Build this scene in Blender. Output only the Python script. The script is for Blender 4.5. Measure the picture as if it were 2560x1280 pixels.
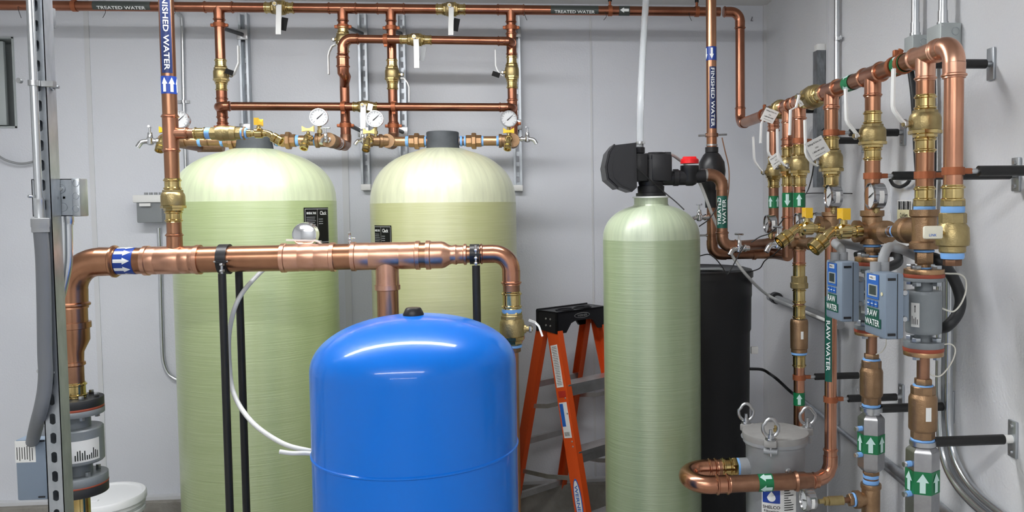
import bpy, bmesh, math, random
from mathutils import Vector, Matrix
random.seed(7)
PI = math.pi
for o in list(bpy.data.objects):
    bpy.data.objects.remove(o, do_unlink=True)
scene = bpy.context.scene
COL = scene.collection
V = Vector

# ------------------------------------------------------------------ camera
F, PPX, PPY = 2000.0, 1470.0, 608.0          # focal length and principal point in photo pixels (2560x1280)
YAW, PIT, ROL = math.radians(4.9), math.radians(2.67), math.radians(-0.68)
CAM = V((0, 0, 1.60))
fwd = V((math.sin(YAW)*math.cos(PIT), math.cos(YAW)*math.cos(PIT), -math.sin(PIT)))
rgt0 = V((math.cos(YAW), -math.sin(YAW), 0)); up0 = rgt0.cross(fwd)
rgt = math.cos(ROL)*rgt0 + math.sin(ROL)*up0
upv = -math.sin(ROL)*rgt0 + math.cos(ROL)*up0
cam_data = bpy.data.cameras.new('camera')
cam_data.sensor_width = 36.0; cam_data.sensor_fit = 'HORIZONTAL'
cam_data.lens = F/2560*36.0
cam_data.shift_x = (1280-PPX)/2560; cam_data.shift_y = (PPY-640)/2560
cam_data.clip_start = 0.02
cam = bpy.data.objects.new('camera', cam_data); COL.objects.link(cam)
cam.matrix_world = Matrix(((rgt.x, upv.x, -fwd.x, CAM.x), (rgt.y, upv.y, -fwd.y, CAM.y), (rgt.z, upv.z, -fwd.z, CAM.z), (0, 0, 0, 1)))
scene.camera = cam

def ray(px, py): return fwd + (px-PPX)/F*rgt - (py-PPY)/F*upv
def PY(px, py, Y): d = ray(px, py); return CAM + d*((Y-CAM.y)/d.y)
def PX(px, py, X): d = ray(px, py); return CAM + d*((X-CAM.x)/d.x)
def PZ(px, py, Z): d = ray(px, py); return CAM + d*((Z-CAM.z)/d.z)
def zat(py, X, Y):
    # height of the point above (X, Y) that shows at picture row py
    q = V((X, Y, 0)) - CAM; k = (py-PPY)/F
    a = q.dot(upv) + k*q.dot(fwd); b = upv.z + k*fwd.z
    return -a/b

# ------------------------------------------------------------------ light
# three alike ceiling strip lamps, outside the picture: the three bright streaks mirrored in the blue tank's dome are their reflections
LAMP_STRENGTH = 34.0
FIXTURES = [('near', -.75, 2.45), ('middle', -.75, 0.1), ('rear', -.75, -2.3)]
FIX_LEN = 2.2
FIX_W = 0.13
world = bpy.data.worlds.new('world'); scene.world = world; world.use_nodes = True
world.node_tree.nodes['Background'].inputs[0].default_value = (0, 0, 0, 1)      # closed room: no sky
world.node_tree.nodes['Background'].inputs[1].default_value = 0.0
scene.view_settings.view_transform = 'Standard'; scene.view_settings.look = 'None'
scene.view_settings.exposure = 0.34; scene.view_settings.gamma = 1.0; scene.view_settings.use_curve_mapping = False

# ------------------------------------------------------------------ materials
MATS = {}
def newmat(name):
    m = bpy.data.materials.new(name); m.use_nodes = True
    nt = m.node_tree; b = nt.nodes['Principled BSDF']; MATS[name] = m
    return m, nt, b
def mat(name, col, rough=0.5, metal=0.0, noise=None, bump=None, coat=0.0, spec=0.5, trans=0.0, ior=1.45, emit=None):
    """noise = (scale, second colour, sharpness 0..1, stretch xyz); bump = (scale, strength, stretch xyz)"""
    m, nt, b = newmat(name); N = nt.nodes; L = nt.links
    b.inputs['Base Color'].default_value = (*col, 1); b.inputs['Roughness'].default_value = rough
    b.inputs['Metallic'].default_value = metal; b.inputs['Coat Weight'].default_value = coat
    b.inputs['Specular IOR Level'].default_value = spec; b.inputs['IOR'].default_value = ior
    b.inputs['Transmission Weight'].default_value = trans; b.inputs['Coat Roughness'].default_value = 0.08
    if noise or bump: tc = N.new('ShaderNodeTexCoord')
    if noise:
        sc, c2, sharp, st = noise
        mp = N.new('ShaderNodeMapping'); mp.inputs['Scale'].default_value = st; L.new(tc.outputs['Object'], mp.inputs[0])
        t = N.new('ShaderNodeTexNoise'); t.inputs['Scale'].default_value = sc; t.inputs['Detail'].default_value = 5
        t.inputs['Roughness'].default_value = 0.6
        L.new(mp.outputs[0], t.inputs['Vector'])
        r = N.new('ShaderNodeValToRGB'); r.color_ramp.elements[0].position = 0.3+0.18*sharp; r.color_ramp.elements[1].position = 0.7-0.18*sharp
        r.color_ramp.elements[0].color = (*col, 1); r.color_ramp.elements[1].color = (*c2, 1)
        L.new(t.outputs['Fac'], r.inputs[0]); L.new(r.outputs[0], b.inputs['Base Color'])
    if bump:
        sc, stg, st = bump
        mp = N.new('ShaderNodeMapping'); mp.inputs['Scale'].default_value = st; L.new(tc.outputs['Object'], mp.inputs[0])
        t = N.new('ShaderNodeTexNoise'); t.inputs['Scale'].default_value = sc; t.inputs['Detail'].default_value = 3
        L.new(mp.outputs[0], t.inputs['Vector'])
        bn = N.new('ShaderNodeBump'); bn.inputs['Strength'].default_value = stg; bn.inputs['Distance'].default_value = 0.01
        L.new(t.outputs['Fac'], bn.inputs['Height']); L.new(bn.outputs[0], b.inputs['Normal'])
    if emit:
        b.inputs['Emission Color'].default_value = (*emit[0], 1); b.inputs['Emission Strength'].default_value = emit[1]
    return m
I3 = (1, 1, 1)
mat('copper', (.60, .30, .19), .25, 1, (9, (.45, .205, .125), .3, (1, 1, .6)))
mat('copper_aged', (.36, .155, .095), .27, 1, (7, (.27, .105, .062), .2, (1, 1, .5)))
mat('copper_aged_fitting', (.45, .19, .115), .25, 1, (9, (.33, .13, .075), .2, I3))
mat('copper_pipe', (.47, .24, .14), .28, 1, (7, (.35, .165, .095), .2, (1, 1, .5)))
mat('copper_dull', (.40, .215, .135), .38, 1, (12, (.27, .14, .088), .2, I3))
mat('copper_bright', (.72, .41, .29), .31, 1, (8, (.56, .29, .19), .2, I3))
mat('clamp_copper', (.36, .115, .05), .48, .6)
mat('brass', (.68, .54, .25), .17, 1, (14, (.48, .34, .13), .2, I3))
mat('brass_cast', (.43, .34, .165), .40, .95, (30, (.35, .27, .125), .2, I3), (220, .12, I3))
mat('bronze', (.37, .235, .135), .42, .92, (20, (.27, .165, .09), .2, I3), (260, .12, I3))
mat('bronze_light', (.52, .33, .18), .36, .95, (20, (.42, .25, .13), .2, I3), (260, .08, I3))
mat('bronze_dark', (.27, .15, .09), .45, .85, (20, (.19, .10, .06), .2, I3))
mat('thread_tape', (.20, .42, .80), .45)
mat('chrome', (.72, .73, .75), .14, 1)
mat('case_steel', (.42, .42, .43), .2, 1)
mat('steel_hex', (.40, .40, .41), .33, 1, (25, (.33, .33, .34), .2, I3))
mat('steel', (.58, .59, .60), .30, 1, (25, (.46, .47, .48), .2, I3))
mat('galvanized', (.50, .53, .56), .36, .85, (34, (.40, .43, .46), .4, (1, 1, .35)))
mat('galvanized_dark', (.30, .32, .34), .42, .8, (30, (.17, .18, .19), .4, (1, 1, .4)))
mat('conduit_steel', (.60, .62, .64), .27, .95)
mat('aluminium', (.60, .60, .60), .42, .85, (20, (.50, .50, .49), .2, I3))
mat('black_plastic', (.012, .012, .014), .38)
mat('black_pipe', (.012, .012, .012), .42, 0, None, (60, .1, I3))
mat('black_rubber', (.022, .023, .025), .5)
mat('brine_black', (.008, .008, .009), .45, 0, None, (40, .05, I3))
mat('white_plastic', (.80, .80, .78), .38)
mat('white_vinyl', (.86, .86, .86), .42)
mat('cream_plastic', (.74, .71, .58), .38)
mat('print_black', (.008, .008, .008), .6, spec=.2)
mat('print_white', (.85, .87, .86), .5)
mat('arrow_pale', (.55, .74, .70), .5)
mat('vinyl_blue', (.012, .05, .30), .35)
mat('vinyl_navy', (.012, .025, .10), .35)
mat('vinyl_green', (.005, .16, .055), .38)
mat('vinyl_teal', (.006, .085, .06), .38)
mat('vinyl_grey', (.055, .065, .06), .4)
mat('yellow_plastic', (.80, .48, .02), .38)
mat('yellow_pale', (.82, .60, .22), .38)
mat('grey_paint', (.215, .235, .25), .36, 0, (40, (.195, .215, .23), 0, I3))
mat('meter_blue_grey', (.195, .245, .31), .42)
mat('meter_side', (.18, .225, .28), .42)
mat('filter_grey', (.33, .345, .36), .40, .15, (16, (.29, .30, .31), 0, I3))
mat('filter_lid', (.36, .355, .345), .62, .1, (14, (.29, .285, .275), .2, I3))
mat('gasket_red', (.30, .06, .03), .55)
mat('bright_red', (.72, .015, .018), .4)
mat('display_blue', (.02, .12, .46), .35)
mat('display_grey', (.20, .25, .26), .2)
mat('display_dark', (.03, .04, .045), .2)
mat('collar_grey', (.075, .083, .092), .55, 0, (26, (.055, .062, .07), .2, I3))
mat('orange_fibre', (.62, .075, .012), .40, 0, None, (140, .06, (1, 1, .1)))
mat('sticker_white', (.72, .72, .70), .45)
mat('sticker_red', (.42, .03, .02), .45)
mat('dial_white', (.56, .57, .58), .3, 0, None, None, .15)
mat('flex_grey', (.145, .155, .17), .45, 0, None, (90, .05, I3))
mat('pvc_grey', (.30, .31, .32), .5)
mat('pex_white', (.62, .63, .62), .35)
mat('paper', (.78, .78, .76), .55)
mat('sticky_yellow', (.78, .72, .44), .55)
mat('bucket_white', (.80, .81, .82), .4)
mat('concrete', (.33, .315, .285), .85, 0, (9, (.23, .215, .19), .2, I3), (70, .35, I3))
mat('floor_concrete', (.46, .45, .43), .6, 0, (5, (.39, .38, .36), .2, I3), (50, .1, I3))
mat('wire_white', (.66, .65, .58), .5)
mat('wire_black', (.012, .012, .012), .5)
mat('panel_metal', (.46, .50, .50), .45, .3)
mat('trim_white', (.66, .67, .69), .4)
mat('lamp_diffuser', (1, 1, 1), .5, emit=((.985, .99, 1.0), LAMP_STRENGTH))
mat('lamp_body', (.8, .8, .8), .5)
mat('clear_box', (.50, .53, .55), .12, 0, trans=.55)

def clear_mat(name, col, w):
    m, nt, b = newmat(name)
    b.inputs['Base Color'].default_value = (*col, 1); b.inputs['Roughness'].default_value = .12
    b.inputs['Transmission Weight'].default_value = w; b.inputs['IOR'].default_value = 1.25
clear_mat('clear_tube', (.90, .93, .95), .72)
clear_mat('bag_film', (.86, .90, .96), .35)

def wall_mat(name, col, col2, rough, sparkle):
    m, nt, b = newmat(name); N = nt.nodes; L = nt.links
    tc = N.new('ShaderNodeTexCoord')
    n1 = N.new('ShaderNodeTexNoise'); n1.inputs['Scale'].default_value = 1.6; n1.inputs['Detail'].default_value = 6
    L.new(tc.outputs['Object'], n1.inputs['Vector'])
    r = N.new('ShaderNodeValToRGB'); r.color_ramp.elements[0].position = .35; r.color_ramp.elements[1].position = .65
    r.color_ramp.elements[0].color = (*col, 1); r.color_ramp.elements[1].color = (*col2, 1)
    L.new(n1.outputs['Fac'], r.inputs[0]); L.new(r.outputs[0], b.inputs['Base Color'])
    b.inputs['Roughness'].default_value = rough
    v = N.new('ShaderNodeTexVoronoi'); v.inputs['Scale'].default_value = 130; L.new(tc.outputs['Object'], v.inputs['Vector'])
    n2 = N.new('ShaderNodeTexNoise'); n2.inputs['Scale'].default_value = 6; L.new(tc.outputs['Object'], n2.inputs['Vector'])
    mx = N.new('ShaderNodeMath'); mx.operation = 'MULTIPLY_ADD'; mx.inputs[1].default_value = .25
    L.new(v.outputs['Distance'], mx.inputs[0]); L.new(n2.outputs['Fac'], mx.inputs[2])
    bn = N.new('ShaderNodeBump'); bn.inputs['Strength'].default_value = sparkle; bn.inputs['Distance'].default_value = .012
    L.new(mx.outputs[0], bn.inputs['Height']); L.new(bn.outputs[0], b.inputs['Normal'])
wall_mat('wall_back_panel', (.68, .70, .75), (.71, .73, .775), .40, .18)
wall_mat('wall_right_panel', (.68, .69, .71), (.71, .72, .735), .30, .32)
mat('ceiling_white', (.78, .775, .76), .7)
mat('wall_plain', (.72, .73, .74), .6)

def tank_mat(name, c_body, c_light, dome_z, c_dome):
    """fibre-wound tank shell: hoop windings below dome_z (object z), crossing windings on the dome"""
    m, nt, b = newmat(name); N = nt.nodes; L = nt.links
    tc = N.new('ShaderNodeTexCoord'); sx = N.new('ShaderNodeSeparateXYZ'); L.new(tc.outputs['Object'], sx.inputs[0])
    mp = N.new('ShaderNodeMapping'); mp.inputs['Scale'].default_value = (1.2, 1.2, 46); L.new(tc.outputs['Object'], mp.inputs[0])
    n1 = N.new('ShaderNodeTexNoise'); n1.inputs['Scale'].default_value = 4; n1.inputs['Detail'].default_value = 5; L.new(mp.outputs[0], n1.inputs['Vector'])
    r1 = N.new('ShaderNodeValToRGB'); r1.color_ramp.elements[0].position = .3; r1.color_ramp.elements[1].position = .72
    r1.color_ramp.elements[0].color = (*c_body, 1); r1.color_ramp.elements[1].color = (*c_light, 1); L.new(n1.outputs['Fac'], r1.inputs[0])
    # dome: streaks by angle
    at = N.new('ShaderNodeMath'); at.operation = 'ARCTAN2'; L.new(sx.outputs['Y'], at.inputs[0]); L.new(sx.outputs['X'], at.inputs[1])
    cb = N.new('ShaderNodeCombineXYZ'); L.new(at.outputs[0], cb.inputs[0]); L.new(sx.outputs['Z'], cb.inputs[1])
    mp2 = N.new('ShaderNodeMapping'); mp2.inputs['Scale'].default_value = (7, 3.0, 1); mp2.inputs['Rotation'].default_value = (0, 0, .35); L.new(cb.outputs[0], mp2.inputs[0])
    n2 = N.new('ShaderNodeTexNoise'); n2.inputs['Scale'].default_value = 2.2; n2.inputs['Detail'].default_value = 5; L.new(mp2.outputs[0], n2.inputs['Vector'])
    r2 = N.new('ShaderNodeValToRGB'); r2.color_ramp.elements[0].position = .3; r2.color_ramp.elements[1].position = .7
    r2.color_ramp.elements[0].color = (*c_dome, 1); r2.color_ramp.elements[1].color = (*[min(1, c*1.25) for c in c_dome], 1); L.new(n2.outputs['Fac'], r2.inputs[0])
    gt = N.new('ShaderNodeMath'); gt.operation = 'GREATER_THAN'; gt.inputs[1].default_value = dome_z; L.new(sx.outputs['Z'], gt.inputs[0])
    mx = N.new('ShaderNodeMix'); mx.data_type = 'RGBA'; L.new(gt.outputs[0], mx.inputs[0]); L.new(r1.outputs[0], mx.inputs[6]); L.new(r2.outputs[0], mx.inputs[7])
    L.new(mx.outputs[2], b.inputs['Base Color'])
    mh = N.new('ShaderNodeMix'); mh.data_type = 'FLOAT'; L.new(gt.outputs[0], mh.inputs[0]); L.new(n1.outputs['Fac'], mh.inputs[2]); L.new(n2.outputs['Fac'], mh.inputs[3])
    bn = N.new('ShaderNodeBump'); bn.inputs['Strength'].default_value = .25; bn.inputs['Distance'].default_value = .0030
    L.new(mh.outputs[0], bn.inputs['Height']); L.new(bn.outputs[0], b.inputs['Normal'])
    b.inputs['Roughness'].default_value = .24; b.inputs['Coat Weight'].default_value = .15; b.inputs['Coat Roughness'].default_value = .12
    tg = N.new('ShaderNodeTangent'); tg.direction_type = 'RADIAL'; tg.axis = 'Z'; L.new(tg.outputs[0], b.inputs['Tangent'])
    b.inputs['Anisotropic'].default_value = .95; b.inputs['Anisotropic Rotation'].default_value = .25; b.inputs['Roughness'].default_value = .36; b.inputs['Specular IOR Level'].default_value = .9; b.inputs['IOR'].default_value = 1.6
    return m

# ------------------------------------------------------------------ mesh building
class MB:
    def __init__(s): s.v = []; s.f = []
    def add(s, vs, fs):
        o = len(s.v); s.v += [V(p) for p in vs]; s.f += [tuple(i+o for i in f) for f in fs]; return s
    def lathe(s, p, d, prof, n=24, cap=True, phase=0.0, ref=None):
        p = V(p); d = V(d).normalized(); u, w = perp(d, ref); vs = []; fs = []
        for (h, r) in prof:
            for k in range(n):
                a = 2*PI*k/n + phase; vs.append(p + d*h + (u*math.cos(a)+w*math.sin(a))*r)
        for i in range(len(prof)-1):
            for k in range(n):
                k2 = (k+1) % n; fs.append((i*n+k, i*n+k2, (i+1)*n+k2, (i+1)*n+k))
        if cap:
            fs.append(tuple(range(n-1, -1, -1))); m = (len(prof)-1)*n; fs.append(tuple(range(m, m+n)))
        return s.add(vs, fs)
    def cyl(s, p0, p1, r, n=24, r1=None):
        p0 = V(p0); p1 = V(p1); return s.lathe(p0, p1-p0, [(0, r), ((p1-p0).length, r if r1 is None else r1)], n)
    def tube(s, pts, r, n=12, closed=False, cap=True):
        pts = [V(p) for p in pts]; m = len(pts); vs = []; fs = []; u = None
        for i, p in enumerate(pts):
            if closed: t = (pts[(i+1) % m]-pts[i-1]).normalized()
            else: t = (pts[min(i+1, m-1)]-pts[max(i-1, 0)]).normalized()
            if u is None: u, w = perp(t)
            u = (u - t*u.dot(t)).normalized(); w = t.cross(u)
            rr = r[i] if isinstance(r, (list, tuple)) else r
            for k in range(n):
                a = 2*PI*k/n; vs.append(p + (u*math.cos(a)+w*math.sin(a))*rr)
        for i in range(m if closed else m-1):
            j = (i+1) % m
            for k in range(n):
                k2 = (k+1) % n; fs.append((i*n+k, i*n+k2, j*n+k2, j*n+k))
        if cap and not closed:
            fs.append(tuple(range(n-1, -1, -1))); fs.append(tuple(range((m-1)*n, m*n)))
        return s.add(vs, fs)
    def box(s, c, sx, sy, sz, ax=None, bev=0.0):
        c = V(c); A = ax or (V((1, 0, 0)), V((0, 1, 0)), V((0, 0, 1)))
        if bev <= 0:
            vs = [c + A[0]*(sx/2*i) + A[1]*(sy/2*j) + A[2]*(sz/2*k) for i in (-1, 1) for j in (-1, 1) for k in (-1, 1)]
            return s.add(vs, [(0, 1, 3, 2), (4, 6, 7, 5), (0, 4, 5, 1), (2, 3, 7, 6), (0, 2, 6, 4), (1, 5, 7, 3)])
        bm = bmesh.new(); bmesh.ops.create_cube(bm, size=1.0)
        for v in bm.verts: v.co = V((v.co.x*sx, v.co.y*sy, v.co.z*sz))
        bmesh.ops.bevel(bm, geom=list(bm.edges), offset=bev, segments=2, profile=.5, affect='EDGES')
        bm.verts.index_update()
        s.add([c + A[0]*v.co.x + A[1]*v.co.y + A[2]*v.co.z for v in bm.verts], [[v.index for v in f.verts] for f in bm.faces]); bm.free()
        return s
    def prism(s, poly, o, u, v, w, t):
        """2-D outline (list of (a, b)) in the plane o+u*a+v*b, extruded by t along w"""
        o = V(o); u = V(u); v = V(v); w = V(w); n = len(poly)
        lo = [o + u*a + v*b for a, b in poly]; hi = [p + w*t for p in lo]
        return s.add(lo+hi, [tuple(range(n-1, -1, -1)), tuple(range(n, 2*n))] + [(i, (i+1) % n, n+(i+1) % n, n+i) for i in range(n)])
    def bar(s, pts, w, t, wdir):
        """flat bar along pts: width w along wdir, thickness t"""
        pts = [V(p) for p in pts]; wdir = V(wdir).normalized(); m = len(pts); vs = []; fs = []
        for i in range(m):
            tg = (pts[min(i+1, m-1)]-pts[max(i-1, 0)]).normalized(); b = tg.cross(wdir).normalized()
            for a, c in ((-1, -1), (1, -1), (1, 1), (-1, 1)): vs.append(pts[i] + wdir*(a*w/2) + b*(c*t/2))
        for i in range(m-1):
            for k in range(4): fs.append((i*4+k, i*4+(k+1) % 4, (i+1)*4+(k+1) % 4, (i+1)*4+k))
        fs += [(3, 2, 1, 0), tuple(range((m-1)*4, m*4))]
        return s.add(vs, fs)
    # --- pipe fittings
    def press(s, p0, p1, r, b0=True, b1=True, n=24):
        p0 = V(p0); p1 = V(p1); L = (p1-p0).length; q = r*1.07; h = r*1.22; e = r*.28; w = r*.17
        prof = [(0, r*1.0), (0, q*1.02)]
        if b0: prof += [(e-w, q), (e-w*.4, h), (e+w*.4, h), (e+w, q)]
        if b1: prof += [(L-e-w, q), (L-e-w*.4, h), (L-e+w*.4, h), (L-e+w, q)]
        prof += [(L, q*1.02), (L, r)]
        return s.lathe(p0, p1-p0, prof, n)
    def elbow(s, c, d1, d2, r, R, L, n=20, bead=True):
        c = V(c); d1 = V(d1).normalized(); d2 = V(d2).normalized(); ct = c + (d1+d2)*R; pts = []
        for i in range(11):
            a = PI/2*i/10; pts.append(ct - d2*(R*math.cos(a)) - d1*(R*math.sin(a)))
        s.tube(pts, r*1.07, n)
        if L > 0:
            for d in (d1, d2): s.press(c+d*(R*.98), c+d*(R+L), r, False, bead, n)
        return s
    def tee(s, p, d, b, r, rb, L, Lb, n=24):
        p = V(p); d = V(d).normalized(); b = V(b).normalized()
        s.press(p-d*L, p+d*L, r, True, True, n)
        return s.press(p, p+b*Lb, rb, False, True, n)
    def hexnut(s, p0, p1, r, ref=None, n=6, phase=0.0):
        p0 = V(p0); p1 = V(p1); L = (p1-p0).length; c = min(L*.14, r*.08)
        return s.lathe(p0, p1-p0, [(0, r*.93), (c, r), (L-c, r), (L, r*.93)], n, True, phase, ref)
    def build(s, name, mt, parent=None, smooth=True):
        me = bpy.data.meshes.new(name)
        base = ROOT.get(parent.name) if parent else None
        if base is None:
            if parent is None:
                xs = [v.x for v in s.v]; ys = [v.y for v in s.v]; zs = [v.z for v in s.v]
                base = V(((min(xs)+max(xs))/2, (min(ys)+max(ys))/2, min(zs)))
        me.from_pydata([tuple(v-base) for v in s.v], [], s.f)
        bm = bmesh.new(); bm.from_mesh(me); bmesh.ops.recalc_face_normals(bm, faces=bm.faces); bm.to_mesh(me); bm.free()
        if smooth:
            me.shade_smooth()
            me.set_sharp_from_angle(angle=math.radians(38))
        me.materials.append(MATS[mt] if isinstance(mt, str) else mt)
        o = bpy.data.objects.new(name, me); COL.objects.link(o)
        if parent: o.parent = parent
        else: o.location = base
        ROOT[o.name] = base
        return o
ROOT = {}
def perp(d, ref=None):
    d = V(d).normalized()
    r = V(ref) if ref is not None else (V((0, 0, 1)) if abs(d.z) < .9 else V((1, 0, 0)))
    u = (r - d*r.dot(d)).normalized(); return u, d.cross(u)
def tag(o, label, cat, group=None, kind=None):
    o['label'] = label
    if cat: o['category'] = cat
    if group: o['group'] = group
    if kind: o['kind'] = kind
    return o
def thing(name, loc, label, cat, group=None):
    o = bpy.data.objects.new(name, None); COL.objects.link(o); o.location = V(loc); o.empty_display_size = .05
    ROOT[o.name] = V(loc); return tag(o, label, cat, group)
def struct(o, label, cat): return tag(o, label, cat, None, 'structure')
def setlabel(o, label): o['label'] = label; return o
def smooth_path(pts, k=8):
    """Catmull-Rom through points"""
    pts = [V(p) for p in pts]; out = []
    P = [pts[0]*2-pts[1]] + pts + [pts[-1]*2-pts[-2]]
    for i in range(1, len(P)-2):
        a, b, c, d = P[i-1:i+3]
        for j in range(k):
            t = j/k; out.append(.5*((2*b) + (c-a)*t + (2*a-5*b+4*c-d)*t*t + (3*b-a-3*c+d)*t**3))
    out.append(pts[-1]); return out
# --- lettering
TXT = {}
def text2d(st, bold=0.012):
    if st in TXT: return TXT[st]
    cu = bpy.data.curves.new('lettering', 'FONT'); cu.body = st; cu.size = 1.0; cu.align_x = 'CENTER'; cu.align_y = 'CENTER'
    cu.resolution_u = 2; cu.offset = bold; cu.fill_mode = 'FRONT'
    ob = bpy.data.objects.new('lettering', cu); COL.objects.link(ob)
    me = bpy.data.meshes.new_from_object(ob.evaluated_get(bpy.context.evaluated_depsgraph_get()))
    bm = bmesh.new(); bm.from_mesh(me); bmesh.ops.triangulate(bm, faces=bm.faces)
    for _ in range(2):
        ed = [e for e in bm.edges if e.calc_length() > .2]
        if ed: bmesh.ops.subdivide_edges(bm, edges=ed, cuts=1)
        bmesh.ops.triangulate(bm, faces=bm.faces)
    bm.verts.index_update()
    vs = [(v.co.x, v.co.y) for v in bm.verts]; fs = [[v.index for v in f.verts] for f in bm.faces]
    x0 = min(v[0] for v in vs); x1 = max(v[0] for v in vs); y0 = min(v[1] for v in vs); y1 = max(v[1] for v in vs)
    vs = [((x-(x0+x1)/2)/(x1-x0), (y-(y0+y1)/2)/(y1-y0)) for x, y in vs]
    bm.free(); bpy.data.objects.remove(ob, do_unlink=True); bpy.data.curves.remove(cu); bpy.data.meshes.remove(me)
    TXT[st] = (vs, fs); return TXT[st]
def flat_text(mb, st, o, u, v, w, h):
    vs, fs = text2d(st); o = V(o); u = V(u); v = V(v)
    return mb.add([o + u*(x*w) + v*(y*h) for x, y in vs], fs)
def cylpt(p, d, ref, r, s, t):
    u, w = perp(d, ref); a = t/r; return V(p) + V(d).normalized()*s + (u*math.cos(a)+w*math.sin(a))*r
def cyl_text(mb, st, p, d, ref, r, along, around, s0=0, t0=0, sgn_a=1, sgn_t=1, running=True):
    """lettering on a cylinder; running: words run along the axis"""
    vs, fs = text2d(st)
    out = []
    for x, y in vs:
        if running: out.append(cylpt(p, d, ref, r, s0+x*along*sgn_a, t0+y*around*sgn_t))
        else: out.append(cylpt(p, d, ref, r, s0+y*along*sgn_a, t0+x*around*sgn_t))
    return mb.add(out, fs)
def cyl_patch(mb, p, d, ref, r, s0, s1, t0, t1, n=24):
    vs = []; fs = []
    for i in range(n+1):
        t = t0+(t1-t0)*i/n; vs += [cylpt(p, d, ref, r, s0, t), cylpt(p, d, ref, r, s1, t)]
    for i in range(n): fs.append((2*i, 2*i+2, 2*i+3, 2*i+1))
    return mb.add(vs, fs)
def cyl_arrow(mb, p, d, ref, r, s0, s1, tc, width, head=.45, shaft=.5):
    """arrow printed on a cylinder, pointing from s0 to s1 along the axis, centred on arc position tc"""
    L = s1-s0; hb = s1-head*L; n = 10; vs = []; fs = []
    cyl_patch(mb, p, d, ref, r, s0, hb, tc-width/2*shaft, tc+width/2*shaft, 6)
    for i in range(n+1):
        x = -1+2*i/n; t = tc+x*width/2
        vs += [cylpt(p, d, ref, r, hb, t), cylpt(p, d, ref, r, s1-(s1-hb)*abs(x), t)]
    for i in range(n): fs.append((2*i, 2*i+2, 2*i+3, 2*i+1))
    return mb.add(vs, fs)
def tocam(p, d):
    q = CAM-V(p); d = V(d).normalized(); return (q-d*q.dot(d)).normalized()
# ------------------------------------------------------------------ the room
YB = 4.0
XW = PY(1915, 500, YB).x
XM = XW*0.805                       # plane of the pipework on the right wall
ZC = PY(1860, 14, YB).z             # ceiling height
XL, YFR = -3.2, -3.4
X1, Y1, Z1 = V((1, 0, 0)), V((0, 1, 0)), V((0, 0, 1))
HC = PY(230, 1250, YB).z            # top of the concrete kerb
YM = 3.60                           # riser plane of the back manifold
struct(MB().box(((XL+XW)/2, (YB+YFR)/2, -.05), XW-XL+.3, YB-YFR+.3, .1).build('floor', 'floor_concrete'), 'grey concrete floor of the plant room', 'floor')
struct(MB().box(((XL+XW)/2, (YB+YFR)/2, ZC+.05), XW-XL+.3, YB-YFR+.3, .1).build('ceiling', 'ceiling_white'), 'plain off white ceiling of the plant room', 'ceiling')
# back wall, with the square opening on the left
o0 = PY(-60, 92, YB); o1 = PY(44, 320, YB)
ox0, ox1, oz0, oz1 = o0.x-.25, o1.x, o1.z, o0.z
mb = MB()
for (a, b, c, d) in ((XL-.1, ox0, 0, ZC), (ox1, XW+.1, 0, ZC), (ox0, ox1, 0, oz0), (ox0, ox1, oz1, ZC)):
    mb.box(((a+b)/2, YB+.06, (c+d)/2), b-a, .12, d-c)
wb = struct(mb.build('wall_back', 'wall_back_panel', smooth=False), 'white glossy panelled back wall behind the tanks', 'wall')
struct(MB().box((XW+.06, (YB+YFR)/2, ZC/2), .12, YB-YFR+.24, ZC).build('wall_right', 'wall_right_panel', smooth=False), 'white dimpled panel wall carrying the raw water pipes', 'wall')
struct(MB().box((XL-.06, (YB+YFR)/2, ZC/2), .12, YB-YFR+.24, ZC).build('wall_left', 'wall_plain', smooth=False), 'plain light grey left wall', 'wall')
struct(MB().box(((XL+XW)/2, YFR-.06, ZC/2), XW-XL, .12, ZC).build('wall_front', 'wall_plain', smooth=False), 'plain light grey wall opposite the tanks', 'wall')
struct(MB().box(((XL+XW)/2, YB-.035, HC/2), XW-XL, .07, HC, None, .004).build('baseboard_back', 'concrete', smooth=False), 'rough concrete kerb along the foot of the back wall', 'kerb')
struct(MB().box(((XL+XW)/2, YB-.02, HC+.008), XW-XL, .04, .016).build('trim_1', 'trim_white', smooth=False), 'white trim strip where the back wall meets the kerb', 'trim')
k = 2
for px, w, lab in ((238, .022, 'white vertical panel joint strip left of the vessels'), (868, .03, 'white vertical panel joint strip between the two big green tanks'), (1482, .010, 'thin vertical panel joint strip above the stepladder')):
    p = PY(px, 600, YB); struct(MB().box((p.x, YB-.002, (HC+ZC)/2), w, .006, ZC-HC).build('trim_%d' % k, 'trim_white', smooth=False), lab, 'trim'); k += 1
struct(MB().box((XW-.008, YB-.008, (HC+ZC)/2), .016, .016, ZC-HC).build('trim_5', 'trim_white', smooth=False), 'white corner strip where back and right walls meet', 'trim')
p = PX(2070, 300, XW); struct(MB().box((XW-.002, p.y, ZC/2), .006, .02, ZC).build('trim_6', 'trim_white', smooth=False), 'white vertical joint strip on the right wall', 'trim')
# ceiling lamps, all above or behind the picture
for i, (nm, fx, fy) in enumerate(FIXTURES):
    t = thing('ceiling_lamp_%s_offscreen' % nm, (fx, fy, ZC-.066), ['long white strip lamp on the ceiling near the green tanks', 'long white strip lamp in the middle of the ceiling', 'long white strip lamp on the ceiling by the opposite wall'][i], 'lamp', 'strip lamps on the ceiling')
    MB().box((fx, fy, ZC-.025), FIX_LEN+.06, FIX_W+.03, .05, None, .006).build('lamp_body', 'lamp_body', t)
    MB().box((fx, fy, ZC-.058), FIX_LEN, FIX_W, .016).build('diffuser_%s_offscreen' % nm, 'lamp_diffuser', t, smooth=False)
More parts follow.
